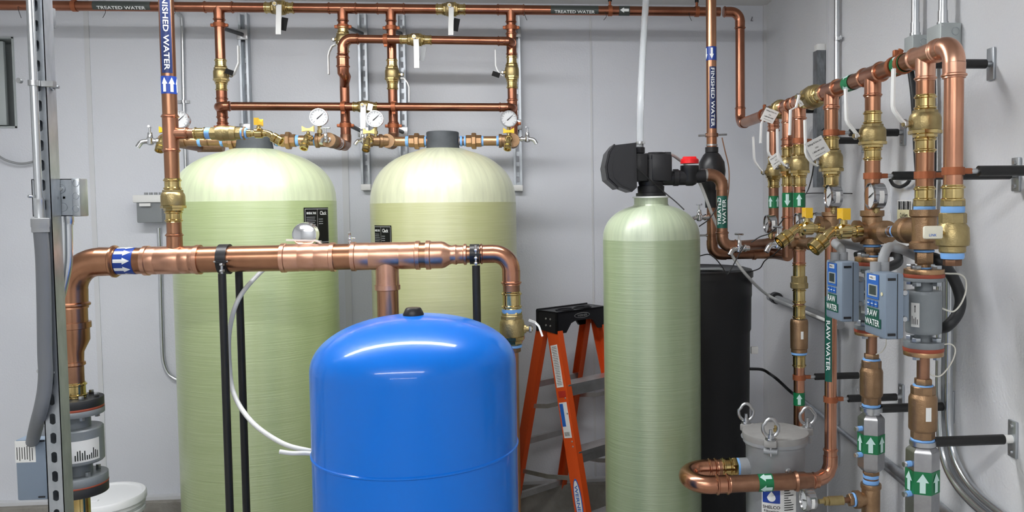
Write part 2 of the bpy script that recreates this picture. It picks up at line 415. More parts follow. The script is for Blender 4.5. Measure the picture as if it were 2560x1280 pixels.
# recessed electrical panel in the opening
t = thing('fuse_box', ((ox0+ox1)/2, YB+.1, oz0), 'grey steel fuse box set into a wall opening', 'fuse box')
MB().box(((ox0+ox1)/2, YB+.13, (oz0+oz1)/2), ox1-ox0+.02, .02, oz1-oz0+.02).build('back_plate', 'panel_metal', t, smooth=False)
MB().box(((ox0+ox1-.06)/2, YB+.03, (oz0+oz1)/2), ox1-ox0-.06, .02, oz1-oz0-.03, None, .003).build('cover', 'panel_metal', t)
for z in (oz0+.06, (oz0+oz1)/2, oz1-.08):
    MB().lathe((ox1-.11, YB+.02, z), -Y1, [(0, .006), (.004, .005)], 10).build('screw', 'steel', t)
mb = MB()
for (cx, cz, sx, sz) in ((ox1-.004, (oz0+oz1)/2, .008, oz1-oz0), ((ox0+ox1)/2, oz1-.004, ox1-ox0, .008), ((ox0+ox1)/2, oz0+.004, ox1-ox0, .008)):
    mb.box((cx, YB+.05, cz), sx, .11, sz)
mb.build('box_rim', 'panel_metal', t, smooth=False)

# ------------------------------------------------------------------ builders
def pipe_between(mb, a, b, r, n=24): return mb.cyl(a, b, r, n)
def valve(label, p0, p1, r, stem_dir=None, stem_len=.05, lever=None, wdir=None, mats=('brass', 'brass_cast'), name='ball_valve', bulb=1.62, tag_at=None, group=None, ends=True, lever_mat='white_plastic', lever_w=.016):
    """in-line ball valve: press ends, cast body, stem with nut, white lever"""
    p0 = V(p0); p1 = V(p1); d = (p1-p0).normalized(); L = (p1-p0).length
    t = thing(name, (p0 if p0.z < p1.z else p1), label, 'valve', group)
    e = .27*L if ends else 0.0
    if ends:
        MB().press(p0, p0+d*e, r, True, True).build('press_end', mats[0], t)
        MB().press(p1-d*e, p1, r, True, True).build('press_end', mats[0], t)
    R = r*bulb; a = e-.01*L; b = L-e+.01*L; m = (a+b)/2; q = (b-a)
    MB().lathe(p0, d, [(a+q*.10, r*1.2), (a+q*.12, R*.84), (a+q*.20, R*.95), (a+q*.30, R), (b-q*.32, R), (b-q*.27, R*.97), (b-q*.26, r*1.2)], 28).build('body', mats[1], t)
    MB().hexnut(p0+d*a, p0+d*(a+q*.15), r*1.36, n=8, ref=V((1, .3, .2))).build('hex_end', mats[1], t)
    MB().hexnut(p0+d*(b-q*.28), p0+d*(b-q*.12), R*1.05, n=8, ref=V((1, .3, .2))).build('body_collar', mats[0], t)
    MB().hexnut(p0+d*(b-q*.14), p0+d*b, r*1.3, n=8, ref=V((1, .3, .2))).build('hex_end', mats[0], t)
    if stem_dir is not None:
        sd = V(stem_dir).normalized(); c = p0+d*m
        MB().lathe(c+sd*(R*.8), sd, [(0, r*.55), (stem_len*.6, r*.5), (stem_len*.62, r*.34), (stem_len+.012, r*.30)], 14).build('stem', mats[1], t)
        MB().hexnut(c+sd*(R*.8+stem_len), c+sd*(R*.8+stem_len+.009), r*.48).build('nut', 'steel', t)
        if lever:
            h = MB().bar(lever, lever_w, .005, wdir).build('handle', lever_mat, t)
    return t
def gauge(label, c, n, R, up=None, drop=.05, angle=.8, group=None, back=False, side_sticker=False):
    """pressure gauge: c centre of the dial, n facing direction, drop = length of the stem below the case"""
    c = V(c); n = V(n).normalized(); u, w = perp(n, up or Z1)      # u up, w to the viewer's right or left
    w = n.cross(u)*-1
    t = thing('pressure_gauge', c-u*(R+drop), label, 'gauge', group)
    MB().lathe(c, -n, [(-.002, R*.86), (-.006, R*.93), (-.006, R), (.004, R*1.04), (.010, R*1.0), (R*.85, R*.98), (R*.92, R*.86), (R*.92, .0001)], 32, False).build('case', 'case_steel' if side_sticker else 'chrome', t)
    dl = MB().lathe(c, n, [(0, R*.9), (.001, R*.9)], 32).build('dial', 'dial_white', t)
    mk = MB()
    for i in range(13):
        a = PI*1.25 - PI*1.5*i/12; dv = u*math.sin(a)+w*math.cos(a); s = dv.cross(n)
        l0 = R*.66 if i % 3 == 0 else R*.72
        mk.box(c+n*.0016+dv*((l0+R*.8)/2), R*.8-l0, R*.035, .0006, (dv, s, n))
    mk.build('dial_marking', 'print_black', dl)
    dv = u*math.sin(angle)+w*math.cos(angle)
    MB().prism([(-R*.3, -R*.05), (R*.62, -R*.02), (R*.66, 0), (R*.62, R*.02), (-R*.3, R*.05)], c+n*.0025, dv, dv.cross(n), n, .001).build('needle', 'print_black', t)
    b = c-n*(R*.38)
    MB().lathe(b-u*(R*.9), -u, [(0, R*.24), (R*.1+drop*.35, R*.22), (R*.1+drop*.35, R*.3), (R*.1+drop*.65, R*.3), (R*.1+drop*.65, R*.18), (R*.1+drop, R*.18)], 8).build('stem', 'brass_cast', t)
    if side_sticker:
        cyl_patch(MB(), c, -n, side_sticker[0], R*1.005, R*.2, R*.62, -R*.1, R*.9, 8).build('sticker', 'paper', t)
    return t
def cock(label, p, d, size=1.0, up=Z1, tdir=None, group=None):
    """small chrome sampling tap at p, leaving along d"""
    p = V(p); d = V(d).normalized(); s = size; up = V(up)
    t = thing('sampling_tap', p, label, 'tap', group)
    MB().lathe(p, d, [(0, .008*s), (.012*s, .008*s), (.012*s, .011*s), (.018*s, .011*s), (.02*s, .008*s), (.045*s, .008*s)], 14).build('inlet', 'chrome', t)
    c = p+d*(.036*s)
    MB().lathe(c, up, [(-.013*s, .006*s), (-.01*s, .010*s), (.008*s, .011*s), (.012*s, .008*s), (.026*s, .007*s), (.027*s, .003*s), (.045*s, .003*s)], 14).build('bonnet', 'chrome', t)
    td = V(tdir) if tdir else d.cross(up).normalized()
    MB().cyl(c+up*(.044*s)-td*(.02*s), c+up*(.044*s)+td*(.02*s), .0033*s, 10).build('handle', 'chrome', t)
    MB().tube(smooth_path([p+d*(.04*s), p+d*(.06*s)-up*(.004*s), p+d*(.072*s)-up*(.02*s)], 5), .0075*s, 12).build('spout', 'chrome', t)
    return t
def drain(label, p, d, out, size=1.0, up=Z1, group=None, hmat='yellow_plastic', tdir=None):
    """brass drain valve at p along d with yellow handle and an angled outlet along out"""
    p = V(p); d = V(d).normalized(); out = V(out).normalized(); s = size; up = V(up)
    t = thing('drain_valve', p, label, 'valve', group)
    MB().lathe(p, d, [(0, .013*s), (.014*s, .013*s), (.014*s, .011*s), (.024*s, .011*s), (.028*s, .0165*s), (.05*s, .0165*s), (.054*s, .0115*s), (.062*s, .0115*s)], 18).build('body', 'brass', t)
    c = p+d*(.039*s)
    MB().lathe(c, up, [(0, .008*s), (.024*s, .007*s), (.024*s, .004*s), (.034*s, .004*s)], 12).build('stem', 'brass', t)
    td = V(tdir) if tdir else d
    hm = MB(); u2 = td; w2 = u2.cross(up).normalized()
    hm.prism([(-.024*s, .019*s), (-.024*s, -.005*s), (-.008*s, -.002*s), (.008*s, -.002*s), (.024*s, -.005*s), (.024*s, .019*s), (.008*s, .009*s), (-.008*s, .009*s)], c+up*(.03*s)-w2*(.008*s), u2, up, w2, .016*s)
    hm.build('handle', hmat, t)
    e = p+d*(.06*s)
    MB().tube([e-d*.004, e+d*(.006*s), e+(d+out)*(.008*s), e+out*(.026*s)+d*.004*s], .0105*s, 16).build('outlet_neck', 'brass', t)
    q = e+out*(.022*s)+d*.004*s
    MB().lathe(q, out, [(0, .012*s), (.004*s, .0165*s), (.018*s, .0165*s), (.019*s, .014*s), (.022*s, .0165*s), (.036*s, .0165*s), (.036*s, .011*s), (.03*s, .010*s), (.03*s, .0001)], 20).build('outlet', 'brass', t)
    return t
def clampring(mb, p, d, r, w=.022, th=.004):
    return mb.lathe(V(p)-V(d).normalized()*(w/2), d, [(0, r), (0, r+th), (w, r+th), (w, r)], 24, False)
def band(t, p, d, r, s0, s1, colour, arrows=(), arrow_mat='print_white', arc=None, name='label_band', ref=None):
    """printed vinyl band round a pipe; arrows = list of (arc centre, width, direction +1/-1)"""
    ref = ref or tocam(p, d); A = arc or (-PI*r, PI*r)
    b = cyl_patch(MB(), p, d, ref, r+.0006, s0, s1, A[0], A[1], 28).build(name, colour, t)
    if arrows:
        m = MB(); L = s1-s0
        for (tc, w, dr) in arrows:
            if dr > 0: cyl_arrow(m, p, d, ref, r+.0012, s0+L*.1, s1-L*.08, tc, w)
            else: cyl_arrow(m, p, d, ref, r+.0012, s1-L*.1, s0+L*.08, tc, w)
        m.build('arrow', arrow_mat, b)
    return b
def tape(t, p0, p1, r): return MB().lathe(p0, V(p1)-V(p0), [(0, r*.96), (.0005, r), ((V(p1)-V(p0)).length*.6, r*1.03), ((V(p1)-V(p0)).length, r*.97)], 20).build('thread_seal', 'thread_tape', t)
def union(t, p0, p1, r):
    p0 = V(p0); p1 = V(p1); d = p1-p0
    MB().hexnut(p0, p0+d*.42, r*1.28, ref=Z1, n=8, phase=PI/8).build('union_end', 'bronze_light', t)
    MB().hexnut(p0+d*.36, p0+d*.66, r*1.75, ref=Z1, n=8, phase=PI/8).build('union_nut', 'bronze_light', t)
    MB().hexnut(p0+d*.62, p1, r*1.28, ref=Z1, n=8, phase=PI/8).build('union_end', 'bronze_light', t)

# ------------------------------------------------------------------ big vessels
def dome_profile(R, z0, z1, rn, n=14, e=2.25):
    """shell from the shoulder z0 (radius R) up to the neck z1 (radius rn), flattened-ellipse dome"""
    out = []
    for i in range(n+1):
        a = PI/2*i/n; r = R*math.cos(a)**(2/e); z = z0+(z1-z0)*math.sin(a)**(2/e)
        if r < rn: break
        out.append((z, r))
    out.append((z1, rn)); return out
def tank(name, label, px, Y, R, y_sh, y_top, rn, mname, cols, collar=None):
    c = PY(px, 700, Y); X = c.x
    zs = zat(y_sh, X, Y); zt = zat(y_top, X, Y)
    t = thing(name, (X, Y, 0), label, 'tank')
    tank_mat(mname, cols[0], cols[1], zs, cols[2])
    prof = [(0.06, R*.80), (0.10, R*.93), (.16, R), (zs-.004, R), (zs, R*.998)] + dome_profile(R*.998, zs, zt, rn)[1:]
    MB().lathe((X, Y, 0), Z1, prof, 72).build('shell', mname, t)
    MB().lathe((X, Y, 0), Z1, [(0, R*.93), (.004, R*.95), (.14, R*.97), (.14, R*.8)], 48).build('base', 'black_plastic', t)
    return t, X, zs, zt
R1 = .306
T1Y, T2Y = 3.30, 3.46
t1, T1X, T1S, T1T = tank('media_tank', 'large green fibreglass tank behind the twin black posts', 647, T1Y, R1, 504, 374, .088, 'tank_green', ((.33, .41, .185), (.385, .465, .235), (.47, .53, .35)))
t2, T2X, T2S, T2T = tank('media_tank', 'large pale olive fibreglass tank behind the blue tank', 1114, T2Y, R1, 507, 372, .082, 'tank_olive', ((.41, .425, .205), (.455, .47, .25), (.51, .53, .37)))
t3, T3X, T3S, T3T = tank('softener_tank', 'slim green fibreglass tank under the black control valve', 1629, 2.90, .1775, 597, 510, .062, 'tank_sage', ((.265, .335, .19), (.31, .38, .23), (.36, .42, .29)))
# collars of the two large tanks
for t, X, Y, y0, y1, hw in ((t1, T1X, T1Y, 328, 377, 42), (t2, T2X, T2Y, 330, 377, 40)):
    za = zat(y1, X, Y); zb = zat(y0, X, Y); r = hw*Y/2000*1.01; L = zb-za
    MB().lathe((X, Y, za-.02), Z1, [(0, r), (.02+L*.15, r), (.02+L*.5, r*.95), (.02+L*.9, r*.985), (.02+L*.97, r*.975), (.02+L, r*.93), (.02+L, r*.7)], 40).build('collar', 'collar_grey', t)
# black specification plates
def spec_plate(t, X, Y, R, px0, px1, y0, y1):
    z0 = zat(y1, X, Y-R*.75); z1 = zat(y0, X, Y-R*.75)
    def ang(px):
        lo, hi = -PI*.95, -PI*.05
        for _ in range(40):
            m = (lo+hi)/2; q = V((X+R*math.cos(m), Y+R*math.sin(m), 1.4))-CAM
            x = PPX+F*q.dot(rgt)/q.dot(fwd)
            if x < px: lo = m
            else: hi = m
        return (lo+hi)/2
    a0, a1 = ang(px0), ang(px1); am = (a0+a1)/2; ref = V((math.cos(am), math.sin(am), 0)); half = (a1-a0)/2*R
    p = V((X, Y, 0)); pl = cyl_patch(MB(), p, Z1, ref, R+.0015, z0, z1, -half, half, 10).build('specification_plate', 'print_black', t)
    m = MB(); H = z1-z0; W = 2*half; rr = R+.003
    def rect(u0, u1, v0, v1): cyl_patch(m, p, Z1, ref, rr, z0+H*v0, z0+H*v1, -half+W*u0, -half+W*u1, 3)
    for a in ((.03, .97, .965, .972), (.03, .037, .03, .97), (.963, .97, .03, .97), (.47, .476, .25, .96), (.03, .97, .24, .246)): rect(*a)
    m.build('plate_line', 'paper', pl)
    m2 = MB(); m = m2
    for i in range(14): rect(.07, .36+.07*random.random(), .80-.04*i-.012, .80-.04*i)
    for i in range(3): rect(.52, .70, .74-.05*i, .755-.05*i)
    for i in range(3): rect(.50, .92, .08+.04*i, .09+.04*i)
    m2.build('plate_print', 'pvc_grey', pl)
    m3 = MB(); cyl_text(m3, 'Clack', p, Z1, ref, R+.0035, H*.085, W*.3, z0+H*.88, W*.22, 1, 1, False)
    cyl_text(m3, 'MINERAL TANK', p, Z1, ref, R+.0035, H*.05, W*.34, z0+H*.88, -W*.25, 1, 1, False)
    m3.build('lettering', 'print_white', pl)
spec_plate(t1, T1X, T1Y, R1, 762, 823, 521, 640)
spec_plate(t2, T2X, T2Y, R1, 939, 981, 562, 668)
# softener neck
mb = MB(); z0 = T3T; r = 43*2.9/2000
MB().lathe((T3X, 2.9, z0-.01), Z1, [(0, r*1.0), (.012, r), (.034, r*.99)], 40).build('neck', 'tank_sage', t3)
MB().lathe((T3X, 2.9, z0+.022), Z1, [(0, r*.9), (0, r*1.08), (.005, r*1.08), (.006, r*.9)], 40).build('neck_ring', 'white_plastic', t3)
# blue pressure tank
BY, BR = 2.13, .2655
BX = PY(1039, 950, BY).x
t = thing('pressure_tank', (BX, BY, 0), 'glossy blue steel pressure tank with black cap', 'tank')
mat('tank_blue', (.0, .145, .62), .30, 0, None, (1.2, .02, I3), .35, .28)
zs = zat(925, BX, BY-BR*.2); zt = zat(787, BX, BY); zb = zat(1198, BX, BY-BR)
prof = [(.05, BR*.8), (.09, BR*.93), (.16, BR), (zb-.004, BR), (zb-.002, BR*1.012), (zb+.002, BR*1.012), (zb+.004, BR)] + dome_profile(BR, zs, zt, .001, 22, 2.12)
MB().lathe((BX, BY, 0), Z1, prof, 96).build('shell', 'tank_blue', t)
MB().lathe((BX, BY, 0), Z1, [(0, BR*.86), (.003, BR*.88), (.08, BR*.9), (.08, BR*.6)], 48).build('base_ring', 'black_plastic', t)
MB().lathe((BX-.002, BY, zt-.006), Z1, [(0, .0265), (.008, .0275), (.022, .021), (.025, .018), (.025, .0001)], 24, False).build('cap', 'black_plastic', t)
# black brine bin
BNY, BNR = 3.25, .23
BNX = PY(1877, 720, BNY).x-BNR-.005
zt = zat(672, BNX, BNY-.05)
t = thing('brine_tank', (BNX, BNY, 0), 'tall matte black lidded brine bin behind the slim green tank', 'bin')
MB().lathe((BNX, BNY, 0), Z1, [(0, BNR*.90), (.01, BNR*.92), (zt-.26, BNR*.965), (zt-.25, BNR*.985), (zt-.12, BNR*.99), (zt-.11, BNR*1.0), (zt-.03, BNR*1.0)], 64).build('body', 'brine_black', t)
MB().lathe((BNX, BNY, zt-.035), Z1, [(0, BNR*.99), (0, BNR*1.025), (.02, BNR*1.025), (.03, BNR*1.0), (.036, BNR*.9), (.03, BNR*.85), (.03, .0001)], 64, False).build('lid', 'brine_black', t)
a = V((BNX+BNR*.05, BNY-BNR*.55, zt+.002))
MB().box(a+V((0, .04, 0)), .16, .09, .003).build('instruction_sheet', 'panel_metal', t, smooth=False)
for dz in (.34,):
    MB().box((BNX+BNR*.97+.012, BNY-.05, zt-dz), .03, .012, .03, None, .003).build('overflow_clip', 'white_plastic', t)
# ------------------------------------------------------------------ front copper manifold
YF = 2.55
fa = PY(250, 654, YF); fb = PY(1110, 637, YF); fz = (fa.z+fb.z)/2
def FM(px):   # point on the axis of the front main
    d = ray(px, 654-(px-250)*17/860); k = YF/d.y; q = CAM+d*k
    return V((q.x, YF, fa.z+(fb.z-fa.z)*(px-250)/860))
RF = .0405
t = thing('copper_main', (FM(600).x, YF, 0), 'thick horizontal copper main with blue arrow band above the blue tank', 'pipe')
pipe_between(MB(), FM(250), FM(1090), RF).build('pipe', 'copper_pipe', t)
# left elbow and the leg going down
vx = FM(176).x; zc0 = FM(176).z
c = V((vx, YF, zc0)); RE = .085
MB().elbow(c, X1, -Z1, RF, RE, .055).build('elbow', 'copper_pipe', t)
zL = lambda py: zat(py, vx, YF)
pipe_between(MB(), V((vx, YF, zL(770))), V((vx, YF, zL(830))), RF).build('pipe', 'copper_pipe', t)
MB().lathe((vx, YF, zL(805)), -Z1, [(0, RF), (0, RF*1.2), (.018, RF*1.2), (.02, RF*1.08), ((zL(805)-zL(850)), RF*1.08), ((zL(805)-zL(880)), RF*.66), ((zL(805)-zL(905)), RF*.62), ((zL(805)-zL(905)), RF*.72), ((zL(805)-zL(912)), RF*.74), ((zL(805)-zL(915)), RF*.62)], 28).build('reducer', 'copper_pipe', t)
pipe_between(MB(), V((vx, YF, zL(905))), V((vx, YF, zL(990))), RF*.6).build('pipe', 'copper_dull', t)
MB().press(V((vx, YF, zL(955))), V((vx, YF, zL(993))), RF*.62).build('press_end', 'brass', t)
# couplings, tees, reducer on the run
def frings(p0, p1, r, rings):
    m = MB(); a = FM(p0); L = (FM(p1)-a).length; pr = [(0, r), (0, r*1.13), (.012, r*1.13), (.014, r*1.06)]
    for q in rings:
        h = (FM(q)-a).length; pr += [(h-.004, r*1.06), (h-.002, r*1.045), (h+.002, r*1.045), (h+.004, r*1.06)]
    pr += [(L-.014, r*1.06), (L-.012, r*1.13), (L, r*1.13), (L, r)]
    return m.lathe(a, FM(p1)-a, pr, 40)
frings(362, 502, RF, (395, 455, 480)).build('saddle_tee', 'copper_bright', t)
frings(705, 838, RF, (750, 790)).build('coupling', 'copper_bright', t)
m = frings(880, 1050, RF, (925, 1000))
bx = FM(967).x; bz = FM(967).z
m.build('tee', 'copper_bright', t)
RB = .0335
zB = lambda py: zat(py, bx, YF)
MB().lathe((bx, YF, bz-.01), -Z1, [(0, RB*1.05), (bz-.01-zB(672), RB*1.07), (bz-.01-zB(690), RB*1.07), (bz-.01-zB(712), RB*1.09), (bz-.01-zB(712), RB*1.18), (bz-.01-zB(724), RB*1.18), (bz-.01-zB(726), RB)], 40).build('tee_branch', 'copper_bright', t)
pipe_between(MB(), V((bx, YF, zB(720))), V((bx, YF, .25)), RB).build('pipe', 'copper_pipe', t)
RS = .027
p0 = FM(1066)
d = (FM(1110)-p0).normalized()
L = lambda px: (FM(px)-p0).dot(d)
MB().lathe(p0, d, [(0, RF), (0, RF*1.14), (L(1076), RF*1.14), (L(1078), RF*1.06), (L(1105), RF*1.06), (L(1112), RF*1.0), (L(1124), RS*1.15), (L(1130), RS*1.08), (L(1140), RS*1.2), (L(1144), RS*1.08), (L(1158), RS*1.08), (L(1160), RS*1.24), (L(1166), RS*1.24), (L(1168), RS)], 40).build('reducer', 'copper_bright', t)
ec = FM(1277)
pipe_between(MB(), FM(1150), FM(1215), RS).build('pipe', 'copper_pipe', t)
MB().elbow(ec, -X1, -Z1, RS, .055, .045).build('elbow', 'copper', t)
zE = lambda py: zat(py, ec.x, YF)
pipe_between(MB(), V((ec.x, YF, zE(700))), V((ec.x, YF, zE(745))), RS).build('pipe', 'copper_dull', t)
# flow band on the main
band(t, FM(318), X1, RF, -.029, .029, 'vinyl_blue', [(q, .021, 1) for q in (-.055, -.0275, 0, .0275, .055)])
# ball valve on the down leg at the right
ev = lambda py: V((ec.x, YF, zE(py)))
tv = valve('brass ball valve with white lever hanging beside the orange stepladder', ev(788), ev(858), RS*.98, X1, .022, None, None, ends=False, bulb=1.5)
MB().press(ev(728), ev(772), RS, True, True).build('press_end', 'brass', tv); tape(tv, ev(772), ev(782), RS*1.14)
MB().hexnut(ev(778), ev(796), RS*1.2).build('hex_end', 'brass_cast', tv); MB().hexnut(ev(845), ev(862), RS*1.1).build('hex_end', 'brass_cast', tv)
tape(tv, ev(862), ev(868), RS*1.16)
hp = [PY(1322, 800, YF), PY(1338, 806, YF), PY(1347, 815, YF-.02), PY(1356, 840, YF-.03)]
MB().bar(hp, .016, .006, Y1).build('handle', 'white_plastic', tv)
pd = thing('copper_drop', (ec.x, YF, .1), 'thin copper drop pipe running down behind the blue tank', 'pipe')
MB().hexnut(ev(866), ev(880), RS*1.0).build('nipple', 'bronze_dark', pd)
pipe_between(MB(), ev(878), V((ec.x, YF, .1)), RS*.72).build('pipe', 'copper_pipe', pd)
# ---- finished-water riser
rx = PY(436, 590, YF).x; RV = .0213
zR = lambda py: zat(py, rx, YF); rp = lambda py: V((rx, YF, zR(py)))
t = thing('copper_riser', (rx, YF, FM(437).z), 'copper riser with blue finished water label rising from the thick main', 'pipe')
pipe_between(MB(), V((rx, YF, ZC)), rp(450), RV).build('pipe', 'copper_pipe', t)
pipe_between(MB(), rp(545), rp(622), RV).build('pipe', 'copper_pipe', t)
MB().press(rp(583), rp(622), RV, True, False).build('saddle_branch', 'copper_pipe', t)
MB().tee(rp(334), Z1, X1, RV, .0165, (zR(287)-zR(381))/2, .052).build('tee', 'copper', t)
ref = tocam(rp(100), Z1)
band(t, rp(214), Z1, RV, -(zR(192)-zR(236))/2, (zR(192)-zR(236))/2, 'vinyl_blue', [(-.013, .018, 1), (.008, .018, 1), (.03, .018, 1)])
s0, s1 = zR(185)-zR(90), zR(-30)-zR(90)
lb = cyl_patch(MB(), rp(90), Z1, ref, RV+.0006, s0, s1, -.020, .012, 12).build('label_band', 'vinyl_navy', t)
m = MB(); cyl_text(m, 'FINISHED WATER', rp(90), Z1, ref, RV+.0014, (zR(-22)-zR(178)), .0155, (zR(-22)+zR(178))/2-zR(90), -.0035, -1, 1, True)
m.build('lettering', 'print_white', lb)
valve('brass in-line valve on the finished water riser', rp(446), rp(556), RV, None, name='check_valve', bulb=1.62)
# branch from the riser tee towards the right: valve body and drain
YBr = YF; bz = zR(334); bp = lambda px: V((PY(px, 336, YBr).x, YBr, bz))
t = thing('copper_branch', bp(470)-V((0, 0, .02)), 'short copper branch with brass press fitting beside the riser tee', 'pipe')
pipe_between(MB(), bp(455), bp(500), .0150).build('pipe', 'copper_dull', t)
MB().press(bp(486), bp(516), .0158).build('press_end', 'brass', t)
tape(t, bp(514), bp(528), .0172)
tv = thing('ball_valve', bp(560)-V((0, 0, .025)), 'brass threaded valve lying level beside the finished water riser', 'valve')
d = X1; p0 = bp(527); Lx = (bp(604)-p0).length
MB().hexnut(p0, p0+X1*Lx*.22, .0195, ref=Z1, n=8).build('hex_end', 'brass_cast', tv)
MB().lathe(p0, X1, [(Lx*.18, .016), (Lx*.2, .021), (Lx*.3, .0235), (Lx*.45, .0235), (Lx*.46, .0225), (Lx*.64, .0225), (Lx*.66, .0235), (Lx*.82, .021), (Lx*.85, .016)], 24).build('body', 'brass_cast', tv)
MB().hexnut(p0+X1*Lx*.82, p0+X1*Lx, .0185, ref=Z1, n=8).build('hex_end', 'brass_cast', tv)
tape(tv, bp(603), bp(609), .0172); MB().hexnut(bp(608), bp(614), .020, ref=Z1).build('bushing', 'bronze_light', tv); tape(tv, bp(613), bp(618), .0165)
drain('brass boiler drain with yellow knob beside the grey collar', bp(617), X1, V((.85, -.15, -.5)), .92, Z1, None, 'yellow_plastic', Y1)
# ---- black support posts and clamps under the main
def post(label, px, y0, Y, r, clampz=None, pr=RF):
    p = PY(px, y0, Y); t = thing('support_post', (p.x, Y, 0), label, 'post')
    pipe_between(MB(), V((p.x, Y, 0.006)), V((p.x, Y, p.z)), r, 16).build('tube', 'black_pipe', t)
    MB().lathe((p.x, Y, 0), Z1, [(0, .04), (.006, .04), (.008, r*1.6), (.02, r*1.5)], 20).build('foot', 'black_pipe', t)
    return t, p
ta, p = post('front black pipe post holding the thick copper main', 555, 684, YF-RF-.012, .0115)
cl = MB(); clampring(cl, FM(563), X1, RF, .030, .006); cl.build('clamp_ring', 'black_plastic', ta)
q = V((p.x, p.y, fz))
MB().box((p.x, p.y-.002, FM(556).z-.004), .03, .014, .008).build('clamp_lug', 'black_plastic', ta)
MB().cyl((p.x, p.y, p.z-.01), (p.x, p.y, p.z+.034), .0045, 10).build('threaded_rod', 'steel', ta)
for dz in (.005, .024): MB().hexnut((p.x, p.y, p.z+dz), (p.x, p.y, p.z+dz+.007), .008).build('nut', 'steel', ta)
MB().cyl((p.x-.022, p.y-.004, FM(556).z-.004), (p.x+.02, p.y-.004, FM(556).z-.004), .0025, 8).build('bolt', 'steel', ta)
post('rear black pipe post close behind the first one', 597, 676, YF+RF+.012, .0115)
tb, p = post('lone black pipe post between blue tank and elbow', 1190, 664, YF-RS-.004, .0125)
cl = MB(); clampring(cl, FM(1187), X1, RS, .030, .005); cl.build('clamp_ring', 'black_plastic', tb)
MB().cyl((p.x, p.y, p.z-.01), (p.x, p.y, FM(1187).z+.03), .004, 10).build('threaded_rod', 'steel', tb)
for dz in (.004, .02, .045): MB().hexnut((p.x, p.y-.001, p.z+dz), (p.x, p.y-.001, p.z+dz+.007), .0075).build('nut', 'steel', tb)
MB().box((p.x, p.y-.002, FM(1187).z-.0), .034, .008, .006).build('clamp_lug', 'black_plastic', tb)
# ---- gauge seen from behind and lever above the main
gz = PY(767, 586, YF+.06)
gauge('round steel gauge seen from behind over the thick main', gz, Y1, .038, None, .03)
tl = thing('ball_valve', PY(800, 606, YF+.05), 'small chrome valve lever lying on top of the thick main', 'valve')
MB().bar([PY(716, 600, YF+.03), PY(790, 602, YF+.03), PY(800, 606, YF+.035), PY(808, 618, YF+.035)], .012, .005, Y1).build('handle', 'white_plastic', tl)
MB().lathe(PY(800, 625, YF+.035), Z1, [(0, .011), (.012, .011), (.014, .006), (.03, .006)], 12).build('stem', 'chrome', tl)
cock('tiny chrome air vent on top of the thick main', FM(876)+V((0, 0, RF-.004)), Z1, .55, Y1)
# ---- white plastic tubes by the blue tank
def hose(name, label, pts, r, mt, cat='tube', n=10, k=8):
    return tag(MB().tube(smooth_path(pts, k), r, n).build(name, mt), label, cat)
hose('plastic_tube', 'long white plastic tube arching from the main down to the blue tank', [FM(705)+V((0, RF-.002, 0)), PY(690, 655, 2.66), PY(650, 682, 2.64), PY(598, 745, 2.552), PY(575, 820, 2.55), PY(573, 900, 2.55), PY(585, 985, 2.52), PY(630, 1055, 2.45), PY(700, 1105, 2.38), PY(760, 1124, 2.36), PY(815, 1129, 2.40), V((bx-RB+.004, YF-.01, PY(880, 1131, YF).z))], .0072, 'pex_white')
hose('plastic_tube', 'cut end of white plastic tube poking out beside the blue tank', [PY(699, 1129, 2.325), PY(730, 1133, 2.325), PY(765, 1133, 2.33), PY(815, 1137, 2.36), V((bx-RB+.004, YF-.01, PY(880, 1150, YF).z))], .0066, 'pex_white')

# ------------------------------------------------------------------ left: meter below the main
def meter(label, X, Y, zf, half, dark=False, side=-1):
    """magnetic flow meter: zf maps a picture row to height; rows: dict"""
    pass
t = thing('flow_meter', (vx, YF, zL(1240)), 'grey flow meter with black flanges below the thick copper elbow', 'flow meter')
def disc(parent, name, X, Y, z0, z1, r, mt, n=36): return MB().lathe((X, Y, z0), Z1, [(0, r*.99), (.001, r), (z1-z0-.001, r), (z1-z0, r*.99)], n).build(name, mt, parent)
def bolts(parent, X, Y, z0, z1, r, n=4, ph=.5, mt='steel', rr=.0075):
    for k in range(n):
        a = ph+2*PI*k/n; MB().hexnut((X+r*math.cos(a), Y+r*math.sin(a), z0), (X+r*math.cos(a), Y+r*math.sin(a), z1), rr).build('bolt', mt, parent)
RFL = 58*YF/2000
disc(t, 'flange', vx, YF, zL(1014), zL(994), RFL, 'black_rubber'); disc(t, 'gasket', vx, YF, zL(1020), zL(1014), RFL, 'gasket_red'); disc(t, 'flange', vx, YF, zL(1034), zL(1020), RFL*1.01, 'grey_paint')
bolts(t, vx, YF, zL(994), zL(984), RFL*.75, 6, .2); bolts(t, vx, YF, zL(1044), zL(1034), RFL*.75, 6, .2)
MB().cyl((vx, YF, zL(1075)), (vx, YF, zL(1030)), RFL*.5).build('neck', 'grey_paint', t)
MB().lathe((vx, YF, zL(1152)), Z1, [(0, RFL*.9), (.004, RFL*.95), (zL(1066)-zL(1152)-.004, RFL*.95), (zL(1066)-zL(1152), RFL*.9)], 36).build('body', 'grey_paint', t)
MB().cyl((vx, YF, zL(1200)), (vx, YF, zL(1145)), RFL*.5).build('neck', 'grey_paint', t)
disc(t, 'flange', vx, YF, zL(1204), zL(1184), RFL*1.05, 'grey_paint'); disc(t, 'gasket', vx, YF, zL(1208), zL(1204), RFL*1.06, 'gasket_red'); disc(t, 'flange', vx, YF, zL(1230), zL(1208), RFL*1.05, 'black_rubber')
bolts(t, vx, YF, zL(1184), zL(1172), RFL*.75, 4, .9)
MB().press(V((vx, YF, zL(1300))), V((vx, YF, zL(1230))), RF*.62).build('press_end', 'brass', t)
pipe_between(MB(), V((vx, YF, .0)), V((vx, YF, zL(1270))), RF*.6).build('pipe', 'copper_pipe', t)
